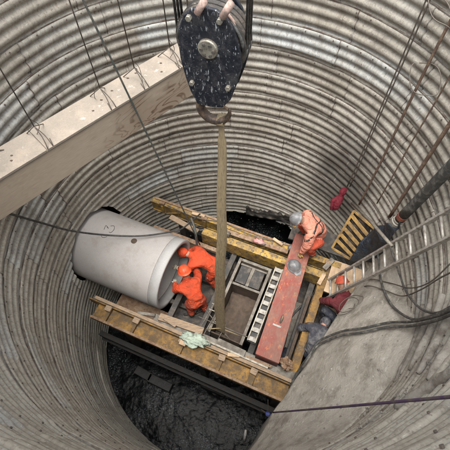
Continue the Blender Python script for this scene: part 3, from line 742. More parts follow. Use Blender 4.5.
# loose boards and scraps on the frame
def scrap(name, label, cat, a, b, w_, h_, mat, group=None):
    k = MB(FM); k.bar(a, b, w_, h_); return tag(k.build(name, M[mat], base=F(*a), bevel=.004), label, cat, group)
scrap('long_batten', 'long pale batten lying on the near yellow girder right of the mint cloth', 'batten', (-1.22, 1.575, ZT+.055), (.05, 1.555, ZT+.055), .035, .022, 'pale_steel')
scrap('short_board', 'short purple grey board lying across the inner rail by the skip', 'board', (-.98, 1.66, ZT-.045), (-.42, 1.64, ZT-.045), .13, .04, 'grey_steel')
scrap('thick_plank', 'thick brown plank on the near girder below the orange workers', 'plank', (-2.2, 1.66, ZT-.03), (-1.3, 1.72, ZT-.03), .14, .05, 'board')
scrap('brown_plank', 'worn brown plank on the far girder between sling and red beam', 'plank', (-1.85, 3.86, ZT+.03), (-.35, 3.90, ZT+.03), .10, .035, 'rust')
scrap('tilted_plank', 'short plank tilted on the far left end of the far girder', 'plank', (-3.1, 3.85, ZT-.20), (-2.35, 3.72, ZT-.18), .12, .04, 'board')
k = MB(FM); k.blob((-.98, 3.86, ZT+.09), (.14, .05, .05), .6, 3, 3, 3); tag(k.build('pink_rag', M['pink'], base=F(-.98, 3.86, ZT+.05), smooth=True), 'crumpled pink and white rag on the far girder', 'rag')
k = MB(FM); k.blob((-1.72, 3.80, ZT+.06), (.12, .07, .06), .5, 3, 8, 3); tag(k.build('grey_sack', M['grey_steel'], base=F(-1.72, 3.8, ZT), smooth=True), 'small grey sack on the far girder right beside the sling', 'sack')
k = MB(FM); k.blob((-.30, 3.98, ZT+.10), (.08, .07, .07), .4, 3, 12, 3); tag(k.build('grey_lump', M['helmet_grey'], base=F(-.30, 3.98, ZT+.03), smooth=True), 'small round grey lump at the far end of the red beam', 'lump')
rgc = random.Random(21)
for i, (x, y, z, L_, w_, a_, mt, lab) in enumerate((
    (-.60, 1.53, ZT+.02, .22, .07, .3, 'ply', 'small tan board scrap on the near girder below the slotted rail'),
    (-2.45, 1.60, ZT-.02, .35, .06, .25, 'grey_steel', 'short grey plate on the near girder left of the brown plank'),
    (-.15, 1.60, ZT+.01, .50, .05, .02, 'rust', 'rusty flat bar lying against the near end of the red beam'),
    (-2.45, 4.00, ZT+.04, .30, .06, .1, 'ply', 'tan wood scrap on the far girder left of the sling'),
    (-.62, 4.02, ZT+.06, .24, .06, -.3, 'ply', 'tan wood scrap on the far girder beside the pink rag'),
    (-.20, 3.55, ZT+.02, .18, .12, .5, 'rust', 'rusty plate scrap against the far end of the slotted rail'),
    (.50, 3.95, ZT+.02, .30, .10, 1.2, 'grey_steel', 'grey plate scrap right of the red beam\'s far end'),
    (.46, 3.60, ZT-.04, .26, .08, 1.4, 'ply', 'tan wood scrap at the left edge of the plywood landing'),
    (-1.95, 1.62, ZT+.03, .30, .05, -.2, 'board', 'brown stick on the near girder just left of the mint cloth'))):
    k = MB(FM); k.box((x, y, z+.02), (L_, w_, .035), Matrix.Rotation(a_, 3, 'Z')); tag(k.build('scrap_piece', M[mt], base=F(x, y, z), bevel=.004), lab, 'scrap')
k = MB(FM); k.tube(spline([(-2.0, 2.1, 1.95), (-1.7, 2.3, 1.96), (-1.55, 2.8, 1.96), (-1.8, 3.2, 1.96), (-1.5, 3.5, 1.97)], 6), .018, 8); tag(k.build('deck_hose', M['rubber'], base=F(-1.7, 2.6, 1.9), smooth=True), 'black hose curling over the deck between the orange workers and the skip', 'hose')
k = MB(FM); k.tube(spline([(-.1, 1.8, 2.05), (.2, 2.2, 2.20), (.15, 2.8, 2.20), (.36, 3.3, 2.3), (.5, 3.5, 2.75)], 6), .02, 8); tag(k.build('hydraulic_hose', M['rubber'], base=F(.2, 2.4, 2.1), smooth=True), 'black hydraulic hose in the gap right of the red beam', 'hose')
k = MB(FM); k.tube(spline([(-3.2, 3.98, ZT+.02), (-2.4, 3.92, ZT+.05), (-1.9, 4.04, ZT+.05), (-1.2, 3.97, ZT+.06), (-.5, 4.06, ZT+.05)], 6), .010, 6); tag(k.build('air_line', M['wire_pale'], base=F(-2, 4, ZT), smooth=True), 'thin pale air line strung along the far girder', 'line')
# mint cloth
k = MB(); c = at(195, 340, 7.42)
k.blob(c, (.25, .12, .07), .55, 2.2, 21, 4, rot=Matrix.Rotation(AF+.1, 3, 'Z')); tag(k.build('mint_cloth', M['mint'], base=c, smooth=True), 'pale mint green cloth bundled on the near yellow girder', 'cloth')
k = MB(); c = at(183, 343, 7.46); k.box(c, (.13, .10, .07), Matrix.Rotation(AF, 3, 'Z')); tag(k.build('wood_block', M['ply'], base=c, bevel=.01), 'small tan wooden block at the left end of the mint cloth', 'block')

# plywood landing
k = MB(FM); k.box((.90, 3.74, ZT-.02), (.66, .74, .03)); tag(k.build('plywood_landing', M['ply'], base=F(.86, 3.62, ZT-.035), bevel=.004), 'tan plywood sheet forming the landing at the foot of the ladder', 'plywood sheet')
k = MB(FM); k.box((.80, 3.60, ZT-.12), (.5, .9, .12)); 
lb = MB(FM)
for y in (3.45, 3.74, 4.04): lb.box((.86, y, ZT-.10), (.56, .09, .12))
tag(lb.build('landing_bearers', M['dark_steel'], base=F(.86, 3.62, ZT-.16), bevel=.004), 'dark bearers under the tan plywood landing', 'bearers')

# ------------------------------------------------------------------ striped guard panel
gp = thing('striped_guard', 'yellow slatted guard panel propped beside the dark tarp', 'guard panel', tuple(at(340, 252, 7.42)))
A0, B0, C0, D0 = at(332, 248, 7.40), at(350, 259, 7.40), at(376, 230, 6.42), at(354, 211, 6.50)
nv = (B0-A0).cross(D0-A0).normalized()
def q4(s, t): return (A0.lerp(B0, s)).lerp(D0.lerp(C0, s), t)
for a, b in ((A0, B0), (B0, C0), (C0, D0), (D0, A0)):
    k = MB(); k.bar(a, b, .045, .035, nv); k.build('frame_bar', M['ochre'], gp, bevel=.004)
for i in range(5):
    t0 = .17+i*.165; 
    a, b = q4(.03, min(.99, t0+.06)), q4(.97, max(.01, t0-.06)); k = MB(); k.bar(a, b, .075, .02, nv); k.build('slat', M['ochre'], gp, bevel=.003)
k = MB(); o_ = nv*(-.05 if nv.dot(Vector((0, 0, H))-A0) > 0 else .05)
k.add([A0+o_, B0+o_, C0+o_, D0+o_, A0+o_*1.3, B0+o_*1.3, C0+o_*1.3, D0+o_*1.3], [(0,1,2,3),(7,6,5,4),(0,4,5,1),(1,5,6,2),(2,6,7,3),(3,7,4,0)]); k.build('backing', M['black'], gp)

# tarp
rows = []
c00, c10, c11, c01 = at(350, 262, 7.35), at(380, 262, 7.0), wallpt(402, 222, RR-.25), wallpt(372, 228, RR-.08)
for i in range(25):
    s = i/24; row = []
    for j in range(25):
        t = j/24; p = (c00.lerp(c10, s)).lerp(c01.lerp(c11, s), t)
        p = p+Vector((-.5, -.2, .7))*(.16*noise.fractal(p*2.6, 1, 2, 4)+.10*math.sin(math.pi*t)+.02*math.sin(s*22+t*5)); row.append(p)
    rows.append(row)
k = MB(); k.grid(rows); tp = k.build('dark_tarp', M['tarp'], base=c00, smooth=True); tag(tp, 'dark blue tarp heaped between the striped guard and the ladder', 'tarp')
sdm = tp.modifiers.new('s', 'SOLIDIFY'); sdm.thickness = .012
# ragged sheet at the far wall's foot
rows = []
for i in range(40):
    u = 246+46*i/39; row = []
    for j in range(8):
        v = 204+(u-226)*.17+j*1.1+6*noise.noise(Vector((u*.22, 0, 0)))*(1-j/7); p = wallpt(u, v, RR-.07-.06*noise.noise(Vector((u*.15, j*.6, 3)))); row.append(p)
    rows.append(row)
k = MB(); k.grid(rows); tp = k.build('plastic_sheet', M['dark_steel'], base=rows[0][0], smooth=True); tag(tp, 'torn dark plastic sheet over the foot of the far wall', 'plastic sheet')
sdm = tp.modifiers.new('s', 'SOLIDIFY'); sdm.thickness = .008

# ------------------------------------------------------------------ aluminium ladder
ld = thing('aluminium_ladder', 'long aluminium ladder leaning from the plywood landing up the right wall', 'ladder', (2.05, 2.86, 2.9))
LA, LB = Vector((2.108, 2.835, 3.216)), Vector((2.713, 2.433, 6.032)); ldir = (LB-LA).normalized()
side = Vector((.13, .99, .0)); side = (side-ldir*side.dot(ldir)).normalized()
SP = .321
for s in (-1, 1):
    k = MB(); k.bar(LA-ldir*.42+side*s*.175, LA+ldir*(SP*13.2)+side*s*.175, .034, .072, ldir.cross(side)); k.build('rail', M['alu'], ld, bevel=.004)
for i in range(-1, 13):
    k = MB(); c = LA+ldir*SP*i; k.tube([c-side*.165, c+side*.165], .021, 10); k.build('rung', M['alu'], ld, smooth=True)

# ------------------------------------------------------------------ vertical bars against the right wall
def vbar(name, label, cat, x, y, z0, z1, r, mat, group=None, lean=(0, 0), wob=.0):
    P = [Vector((x+lean[0]*t+wob*noise.noise(Vector((t*4, x*9, 0))), y+lean[1]*t+wob*noise.noise(Vector((0, t*4, y*9))), z0+(z1-z0)*t)) for t in [i/24 for i in range(25)]]
    k = MB(); k.tube(P, r, 10); return tag(k.build(name, M[mat], base=(x, y, z0), smooth=True), label, cat, group)
def wxy(u, v, R): p = wallpt(u, v, R); return p.x, p.y, p.z
x, y, z = wxy(374, 175, 2.90); vbar('rusty_bar', 'rusty reinforcing bar second from the right of those hanging on the wall', 'bar', x, y, z-.9, 9.9, .018, 'rust_rod', wob=.02)
x, y, z = wxy(394, 210, 2.86); vbar('thick_rusty_bar', 'thick rusty rod hanging just left of the dark hose pipe', 'bar', x, y, z-.2, 9.9, .026, 'rust_rod')
x, y, z = wxy(383, 194, 2.90); vbar('thin_bar', 'thin dark bar between the two thick rusty bars', 'bar', x, y, z-.3, 9.9, .010, 'rust_rod', wob=.02)
x, y, z = wxy(350, 180, 2.88); vbar('guide_wire', 'thin dark wire hanging leftmost of the bars above the red jacket', 'wire', x, y, z-.2, 9.9, .009, 'wire', wob=.02)
x, y, z = wxy(357, 170, 2.90); vbar('guide_wire', 'second thin dark wire from the left above the red jacket', 'wire', x, y, z-.5, 9.9, .009, 'wire', wob=.02)
# hoops
hg = 'loose wire hoops round the hanging bars'
hl = ['wire hoop round the bars at the top right edge', 'pale wire hoop in front of the bars just below the top right edge', 'third wire hoop down the hanging bars', 'lowest wire hoop round the hanging bars']
for i, (u, v, w_, h_) in enumerate(((440, 10, .22, .10), (425, 79, .24, .13))):
    c = wallpt(u, v, 2.80); tang = Vector((-(c.y-CY), c.x-CX, 0)).normalized(); rad_ = Vector((CX-c.x, CY-c.y, 0)).normalized()
    P = [c+tang*w_*math.cos(t)+rad_*h_*math.sin(t)+Vector((0, 0, .10*math.cos(t+i)+.03*math.sin(3*t))) for t in [2*math.pi*k_/30*.93 for k_ in range(31)]]
    k = MB(); k.tube(P, .0065, 6); tag(k.build('wire_hoop', M['wire_pale'], base=c, smooth=True), hl[i], 'wire hoop', hg)
# hose pipe
hp = thing('delivery_pipe', 'thick dark pipe with a scuffed pale end standing against the right wall', 'pipe', (2.70, 3.22, 4.6))
b0 = wallpt(399, 220, 2.82); t0 = wallpt(450, 168, 2.80); dr = (t0-b0)
P = [b0+dr*t for t in (0, .3, .6, 1, 1.5, 2.2)]
k = MB(); k.tube(P, .075, 18); k.build('tube', M['rubber_dusty'], hp, smooth=True)
k = MB(); k.tube([b0-dr*.10, b0-dr*.02], .092, 18); k.tube([b0-dr*.02, b0+dr*.02], .082, 18); k.build('end_collar', M['white_rail'], hp, smooth=False, bevel=.008)
k = MB(); k.tube([b0+dr*.06, b0+dr*.12], .079, 18); k.build('red_band', M['red'], hp)
# chute-like grey strut from the tarp
k = MB(); a, b = wallpt(352, 203, 2.6), wallpt(392, 246, 2.55)
k.tube([a, a.lerp(b, .5)+Vector((0, 0, .03)), b], .026, 8); tag(k.build('grey_strut', M['grey_steel'], base=b, smooth=True), 'grey steel strut slanting over the dark tarp', 'strut')

# red jacket hanging
rj = thing('red_jacket', 'crimson jacket hung by its hood on the hanging wires', 'jacket', tuple(at(341, 210, 6.0)))
tp_, bt = at(345, 187, 6.1), at(334, 211, 6.45)
k = MB(); P = [tp_.lerp(bt, t) for t in (.0, .1, .22, .3, .42, .6, .8, 1)]
k.tube(P, [.02, .055, .068, .040, .060, .070, .065, .02], 14); o = k.build('coat', M['crimson'], rj, smooth=True)
for v_ in o.data.vertices: v_.co += Vector((1, 1, 1))*.035*noise.noise(v_.co*9)
k = MB(); k.tube([tp_.lerp(bt, .35), tp_.lerp(bt, .6)+Vector((-.10, .02, 0)), tp_.lerp(bt, .95)+Vector((-.06, 0, 0))], [.04, .045, .03], 10); k.build('sleeve', M['crimson'], rj, smooth=True)

# ------------------------------------------------------------------ suspended timber box beam
DB = 3.6
bL, bR = at(0, 178, DB), at(181, 67, DB); bd = (bR-bL); bd.z = 0; bd.normalize(); bn = Vector((-bd.y, bd.x, 0))
if bn.y < 0: bn = -bn
BW, BH = .43, .585
def clipwall(p, d, s):
    o = Vector((p.x-CX, p.y-CY)); dd = Vector((d.x, d.y))*s; b_ = o.dot(dd); c_ = o.dot(o)-2.93**2
    return -b_+math.sqrt(b_*b_-c_)
cmid = bL+bn*BW  # back edge reaches the wall first
sR = min(clipwall(bL, bd, 1), clipwall(cmid, bd, 1), (at(203, 54, DB)-bL).dot(bd)); sL = -(at(1, 222, DB+BH)-bL).dot(bd)
pA, pB = bL-bd*sL, bL+bd*sR
tb = thing('hanging_timber_beam', 'big pale timber box beam hung on wires across the upper left of the shaft', 'beam', tuple((pA+pB)/2+bn*BW/2-Vector((0, 0, BH))), math.atan2(bd.y, bd.x))
rot = Matrix((bd, bn, Vector((0, 0, 1)))).transposed()
mid = (pA+pB)/2+bn*BW/2; Lb = (pB-pA).length
k = MB(); k.box(mid-Vector((0, 0, BH/2+.018)), (Lb, BW-.02, BH-.036), rot); k.build('side_boards', M['timber_side'], tb, bevel=.006)
cuts = [0, (at(28, 130, DB)-pA).dot(bd), (at(172, 60, DB)-pA).dot(bd), Lb]
for i in range(1, len(cuts)):
    a, b = cuts[i-1]+.005, cuts[i]-.005
    k = MB(); k.box(pA+bd*(a+b)/2+bn*BW/2-Vector((0, 0, .018)), (b-a, BW+.012, .034), rot); k.build('top_board', M['timber_top'], tb, bevel=.004)
k = MB()
rg = random.Random(5)
for i in range(9):
    s = rg.uniform(.5, Lb-.4); c = pA+bd*s+bn*rg.uniform(.08, BW-.08)+Vector((0, 0, .001)); k.blob(c, (.018, .012, .006), .5, 3, i, 2)
k.build('clods', M['mud'], tb)
# hanger wires
hw = 'wires carrying the timber beam'
for i, (u, v, lab) in enumerate(((50, 148, 'leftmost wire holding up the timber beam'), (112, 108, 'second wire from the left holding the timber beam'), (143, 86, 'third wire from the left holding the timber beam'), (173, 62, 'wire holding the timber beam next to the hook block'))):
    c = at(u, v, DB); s = (c-pA).dot(bd); c = pA+bd*s
    topc = c+bn*BW*.42+Vector((0, 0, .22))
    k = MB()
    k.tube([topc, topc+Vector((.004, .004, 1.2)), topc+Vector((-.004, 0, 2.6)), topc+Vector((0, 0, 5.5))], .0075, 6)
    for sg in (-.05, .09):
        f0, f1 = c+bd*sg*(.5)-bn*.004+Vector((0, 0, .004)), c+bn*(BW*.9)+bd*sg*1.6+Vector((0, 0, .006))
        k.tube(spline([topc, f0.lerp(topc, .5)+bd*.015, f0, f0+bn*.12+bd*.03+Vector((0, 0, .004))], 4), .006, 6); k.tube([topc, f1], .006, 6)
    for q_ in range(1):
        aa = topc+Vector((rg.uniform(-.03, .03), rg.uniform(-.03, .03), -.05)); k.tube(spline([topc+Vector((0, 0, .12)), aa+bd*rg.uniform(-.1, .1), aa+Vector((rg.uniform(-.12, .12), rg.uniform(-.08, .1), -.2))], 5), .004, 5)
    tag(k.build('hanger_wire', M['wire'], base=c, smooth=True), lab, 'wire', hw)
# bent cut wire end on the beam
k = MB(); c = at(4, 150, DB); k.tube([c+Vector((0, 0, .0)), c+Vector((-.08, -.03, .03)), c+Vector((-.15, -.1, .02))], .009, 6); tag(k.build('wire_stub', M['wire'], base=c), 'short bent wire stub lying on the left end of the timber beam', 'wire stub')

# ------------------------------------------------------------------ hook block
HX, HY = -.05, 2.31
hk = thing('hook_block', 'scuffed dark navy crane hook block hanging over the pit', 'hook block', (HX, HY, H-2.26))
ya = R_(-20)                                  # yaw: right cheek edge shows
bxv = Vector((math.cos(ya), math.sin(ya), 0)); byv = Vector((-math.sin(ya), math.cos(ya), 0))
pc = Vector((HX, HY, 0))-byv*.10              # front cheek plane
def onpl(u, v, base=pc, nrm_=byv):
    r = ray(u, v); o = Vector((0, 0, H)); t = (base-o).dot(nrm_)/r.dot(nrm_); return o+r*t
outl = [(192,8), (184,14), (179,28), (179,44), (181,58), (186,76), (191,90), (198,103), (211,106), (223,107), (231,99), (237,84), (242,66), (241,54), (238,42), (233,26), (226,16), (216,9), (204,6)]
PO = [onpl(u, v) for u, v in outl]
L2 = [((p-pc).dot(bxv), p.z) for p in PO]
TP = Matrix.Translation(Vector((pc.x, pc.y, 0))) @ Matrix((bxv, Vector((0, 0, 1)), -byv)).transposed().to_4x4()   # local (x, up, toward camera)
k = MB(); k.prism(L2, -.012, .012, TP); fp = k.build('cheek_plate', M['block_navy'], hk, bevel=.006)
k = MB(); k.prism(L2, -.200, -.176, TP); k.build('cheek_plate', M['block_navy'], hk, bevel=.006)
cz = onpl(209, 47); cx_ = (cz-pc).dot(bxv); 
for off_, nm in ((.05, 'sheave'), (.094, 'sheave'), (.138, 'sheave')):
    k = MB(); k.lathe([(.03, -.02), (.20, -.02), (.235, -.017), (.215, 0), (.235, .017), (.20, .02), (.03, .02)], TP @ Matrix.Translation((cx_, cz.z, -off_)), 40, closed=True)
    k.build(nm, M['dark_steel'], hk, smooth=False)
k = MB(); k.lathe([(0, .034), (.060, .034), (.066, .028), (.066, .010)], TP @ Matrix.Translation((cx_, cz.z, 0)), 28); axo = k.build('axle_cap', M['block_steel'], hk, bevel=.002)
for a_ in range(6):
    k = MB(); k.lathe([(0, .044), (.010, .044), (.010, .03)], TP @ Matrix.Translation((cx_+.04*math.cos(a_*math.pi/3), cz.z+.04*math.sin(a_*math.pi/3), 0)), 6); k.build('cap_screw', M['dark_steel'], axo)
for (u, v) in ((190,16), (221,19), (193,81), (229,86)):
    q_ = onpl(u, v); k = MB(); k.tube([q_-byv*.035, q_+byv*.225], .020, 6); k.build('tie_bolt', M['block_steel'], hk, bevel=.003)
for (u0, v0, u1, v1) in ((206, -2, 199, 10), (233, 0, 224, 14)):
    a, b = onpl(u0, v0), onpl(u1, v1); k = MB(); k.tube([a-byv*.03, b-byv*.03], .022, 10); k.build('spacer_bar', M['block_pale'], hk, smooth=True)
k = MB(); a, b = onpl(225, 22)+byv*.10, onpl(240, 62)+byv*.10; k.tube(spline([onpl(222, 12)+byv*.03, onpl(234, 30)+byv*.04, onpl(240, 50)+byv*.05, onpl(241, 62)+byv*.05], 6), .010, 8); k.build('rope_guard', M['block_pale'], hk, smooth=True)
# crane ropes
sh_r = .225
for i, off_ in enumerate((.05, .094, .138)):
    for s in (-1, 1):
        c = TP @ Vector((cx_+s*sh_r, cz.z, -off_)); k = MB()
        k.tube([c, c+Vector((0, 0, 14))], .0085, 8); k.build('hoist_rope', M['rope_steel'], hk, smooth=True)
    k = MB(); P = [TP @ Vector((cx_+sh_r*math.cos(t), cz.z-sh_r*math.sin(t), -off_)) for t in [math.pi*j/16 for j in range(17)]]; k.tube(P, .013, 8); k.build('rope_turn', M['rope_steel'], hk, smooth=True)
# wound rope visible on top of the sheaves
k = MB()
for i in range(7):
    off_ = .03+.021*i
    P = [TP @ Vector((cx_+.212*math.cos(t), cz.z+.212*math.sin(t), -off_)) for t in [math.pi*j/16 for j in range(17)]]; k.tube(P, .013, 8)
k.build('rope_layer', M['rope_steel'], hk, smooth=True)
# hook
zb_ = PO[9].z
hc = Vector((HX, HY, zb_)); k = MB()
k.tube([hc+Vector((0, 0, .04)), hc-Vector((0, 0, .07))], .034, 14); k.build('hook_shank', M['hook'], hk, smooth=True)
k = MB(); hz = zb_-.135
P = []; rs = []
for j in range(30):
    t = R_(95)+R_(280)*j/29
    P.append(Vector((HX, HY, hz))+(bxv*math.cos(t)+Vector((0, 0, 1))*math.sin(t))*.118); rs.append(.024+.014*math.sin(math.pi*j/29) if j < 22 else .026*(1-(j-21)/9)+.006)
k.tube(P, rs, 12); hbo = k.build('hook_body', M['hook'], hk, smooth=True)
k = MB(); k.tube([hc+bxv*.03-Vector((0, 0, .05)), hc+bxv*.12-Vector((0, 0, .13))], .010, 8); k.build('safety_catch', M['rust'], hbo, smooth=True)
k = MB(); k.lathe([(.030, -.02), (.052, -.02), (.052, .02), (.030, .02)], Matrix.Translation(hc-Vector((0, 0, .03))), 24, closed=True); k.build('collar', M['dark_steel'], hk)
# lifting strap
top = Vector((HX+.045, HY-.0, hz-.125)); bot = F(-1.02, 1.88, 2.70)
st = thing('lifting_strap', 'long tan webbing strap hanging straight from the crane hook', 'strap', tuple(bot))
rows = []; NS = 70
for i in range(NS+1):
    t = i/NS; p = top.lerp(bot, t); ang = R_(-8)+R_(30)*math.sin(t*3.2)+ya; w_ = .036+.052*min(1, t*1.3)
    if t < .03: w_ = .026
    wv = Vector((math.cos(ang), math.sin(ang), 0))
    p = p+Vector((.012*math.sin(t*7)+.006*math.sin(t*23), .01*math.sin(t*11), 0))
    rows.append([p-wv*w_, p-wv*w_*.4+byv*.004, p+wv*w_*.4+byv*.004, p+wv*w_])
k = MB(); k.grid(rows); o = k.build('webbing', M['strap'], st, smooth=True); sdm = o.modifiers.new('s', 'SOLIDIFY'); sdm.thickness = .012
P = [top+Vector((0, 0, .080))+(byv*math.cos(t)+Vector((0, 0, 1))*math.sin(t))*.05+Vector((0, 0, -.075)) for t in [2*math.pi*j/20 for j in range(21)]]
rows = [[p-bxv*.028, p+bxv*.028] for p in P]; k = MB(); k.grid(rows); o = k.build('eye', M['strap'], st, smooth=True); sdm = o.modifiers.new('s', 'SOLIDIFY'); sdm.thickness = .012
for q_ in (F(-1.30, 1.80, 2.72), F(-.62, 1.95, 2.70)):
    k = MB(); k.tube([bot+Vector((0, 0, .25)), bot.lerp(q_, .6)+Vector((0, 0, .12)), q_], .012, 6); k.build('sling_leg', M['strap'], st, smooth=True)

# ------------------------------------------------------------------ cables, hoses, ropes
def cable(name, label, pts, r, mat, cat='cable', n=8, sm=8, group=None):
    k = MB(); k.tube(spline(pts, sm), r, n); return tag(k.build(name, M[mat], base=pts[0], smooth=True), label, cat, group)
p0, p1 = at(200, 245, 7.35), at(83, 0, 2.35); dd = (p1-p0)
cable('steel_cable', 'taut dark green cable slanting from the upper left edge to the far girder', [p0, p0+dd*.5, p1, p1+dd*.35], .012, 'cable_green')
cable('green_hose_end', 'dark green hose hanging over the far girder behind the far orange worker', [at(191, 218, 7.1), at(194, 226, 7.15), at(196, 236, 7.25), at(197, 247, 7.6), at(196, 252, 8.0)], .026, 'cable_green', 'hose')
wl = wallpt(0, 212, RR-.08)
cable('black_hose', 'thin black hose sagging over the concrete pipe', [wl+Vector((-.3, -.1, .12)), wl, at(35, 221, 5.4), at(70, 230.5, 6.1), at(105, 235, 6.55), at(140, 236, 6.75), at(170, 232, 6.95), at(183, 228, 7.1), at(200, 214, 7.3)], .017, 'rubber', 'hose')
for (dx, dy, lab, rr0) in ((0, -.5, 'upper black cable of the pair crossing the concrete slope', .017), (-1.5, 4.0, 'lower black cable of the pair crossing the concrete slope', .019)):
    P = [onslab(u+dx, v+dy, .05) for u, v in ((470,303), (452,310.5), (435,317), (412,322), (390,326), (366,331), (346,333.5), (330,339), (320,345))]
    P = [Vector((P[0].x, P[0].y, RIM+.1)), P[0]+Vector((0, 0, 1.5))]+P
    P += [at(309+dx, 356+dy, 6.9), at(299+dx, 370+dy, 7.3), at(291+dx, 384+dy, 7.6), at(286+dx, 400+dy, 8.8)]
    cable('power_cable', lab, P, rr0, 'rubber_dusty', n=10)
P = [onslab(u, v, .05) for u, v in ((376,244), (379,262), (383,280), (388,298), (397,312), (412,319), (432,316), (452,308), (470,300))]
P += [P[-1]+Vector((0, 0, 1.5)), Vector((P[-1].x, P[-1].y, RIM+.1))]
cable('looped_cable', 'black cable looping down from the ladder, left of its neighbour', P, .018, 'rubber_dusty', n=10)
P = [onslab(u, v, .06) for u, v in ((388,240), (394,258), (400,276), (407,293), (420,308), (436,313), (452,306), (468,297))]
P += [P[-1]+Vector((0, 0, 1.5)), Vector((P[-1].x, P[-1].y, RIM+.1))]
cable('looped_cable', 'black cable looping down from the ladder, right of its neighbour', P, .015, 'rubber_dusty', n=10)
P = [onslab(u, v, .03) for u, v in ((340,302), (352,292), (368,287), (385,291), (402,296), (420,290), (440,278), (456,270))]
cable('pale_wire', 'thin dusty wire wandering across the top of the concrete slope', P, .010, 'wire_pale', 'wire')
P = [onslab(u, v, .03) for u, v in ((352,282), (372,280), (392,284), (410,288), (430,282), (452,262))]
cable('pale_wire', 'thin dusty wire just under the ladder on the concrete slope', P, .009, 'wire_pale', 'wire')
P = [onslab(345+11*math.cos(t)+t*1.0, 309+7*math.sin(t)-4*math.cos(t), .03+.01*t) for t in [i*.5 for i in range(30)]]
cable('coiled_wire', 'thin pale wire coiled on the slope near the worker in red', P, .007, 'wire_pale', 'wire', 6, 3)
P = [onslab(354+4*math.cos(t), 280+3.4*math.sin(t), .04) for t in [i*.6 for i in range(22)]]
cable('wire_coil', 'small tangled wire coil at the foot of the ladder', P, .006, 'wire_pale', 'wire', 6, 3)
a, b = at(273, 412.5, 6.75), at(449, 397, 2.55); dd = b-a
cable('purple_rope', 'taut purple rope running from the pit to the right edge', [a, a+dd*.3+Vector((0,0,-.02)), a+dd*.6+Vector((0,0,-.025)), b, at(462, 396, 2.36)], .0115, 'purple', 'rope')
k = MB(); c = at(268, 414, 7.95); k.blob(c, (.05, .05, .05), .4, 3, 2, 3); tag(k.build('blue_knot', M['blue'], base=c, smooth=True), 'small blue knot at the pit end of the purple rope', 'knot')
k = MB(); k.tube([at(268, 400, 7.6), c], .008, 6); k.tube([c, at(262, 408, 7.9)+Vector((0,0,-.25))], .008, 6); tag(k.build('knot_line', M['wire'], base=c), 'thin line tying the blue knot to the frame corner', 'line')
# wires behind the hook block
cable('block_wire', 'dark tag line rising left of the hook block', [at(189, 30, 2.6), at(187, 0, 1.9), at(187, 0, 1.9)+Vector((0, 0, 4))], .008, 'wire', 'line')

# blocks in the pit
for (u, v, s1, rz, lab) in ((160, 383, (.62, .20, .2), .45, 'dark concrete block left in the pit water'), (214, 388, (.62, .20, .22), .42, 'dark concrete block in the middle of the pit water'), (144, 374, (.45, .2, .2), .5, 'dark half sunk block at the left edge of the pit')):
    c = at(u, v, H-.12); k = MB(); k.box(c, s1, Matrix.Rotation(-rz, 3, 'Z')); tag(k.build('sunken_block', M['block_dark'], base=c, bevel=.015), lab, 'block')
k = MB(); a, b = at(244, 441, H-.08), at(246, 430, H-.3); k.tube([a, a.lerp(b, .5), b], [.03, .035, .03], 8); tag(k.build('plastic_bottle', M['plastic_white'], base=a, smooth=True), 'small pale plastic piece floating at the near right of the pit', 'litter')

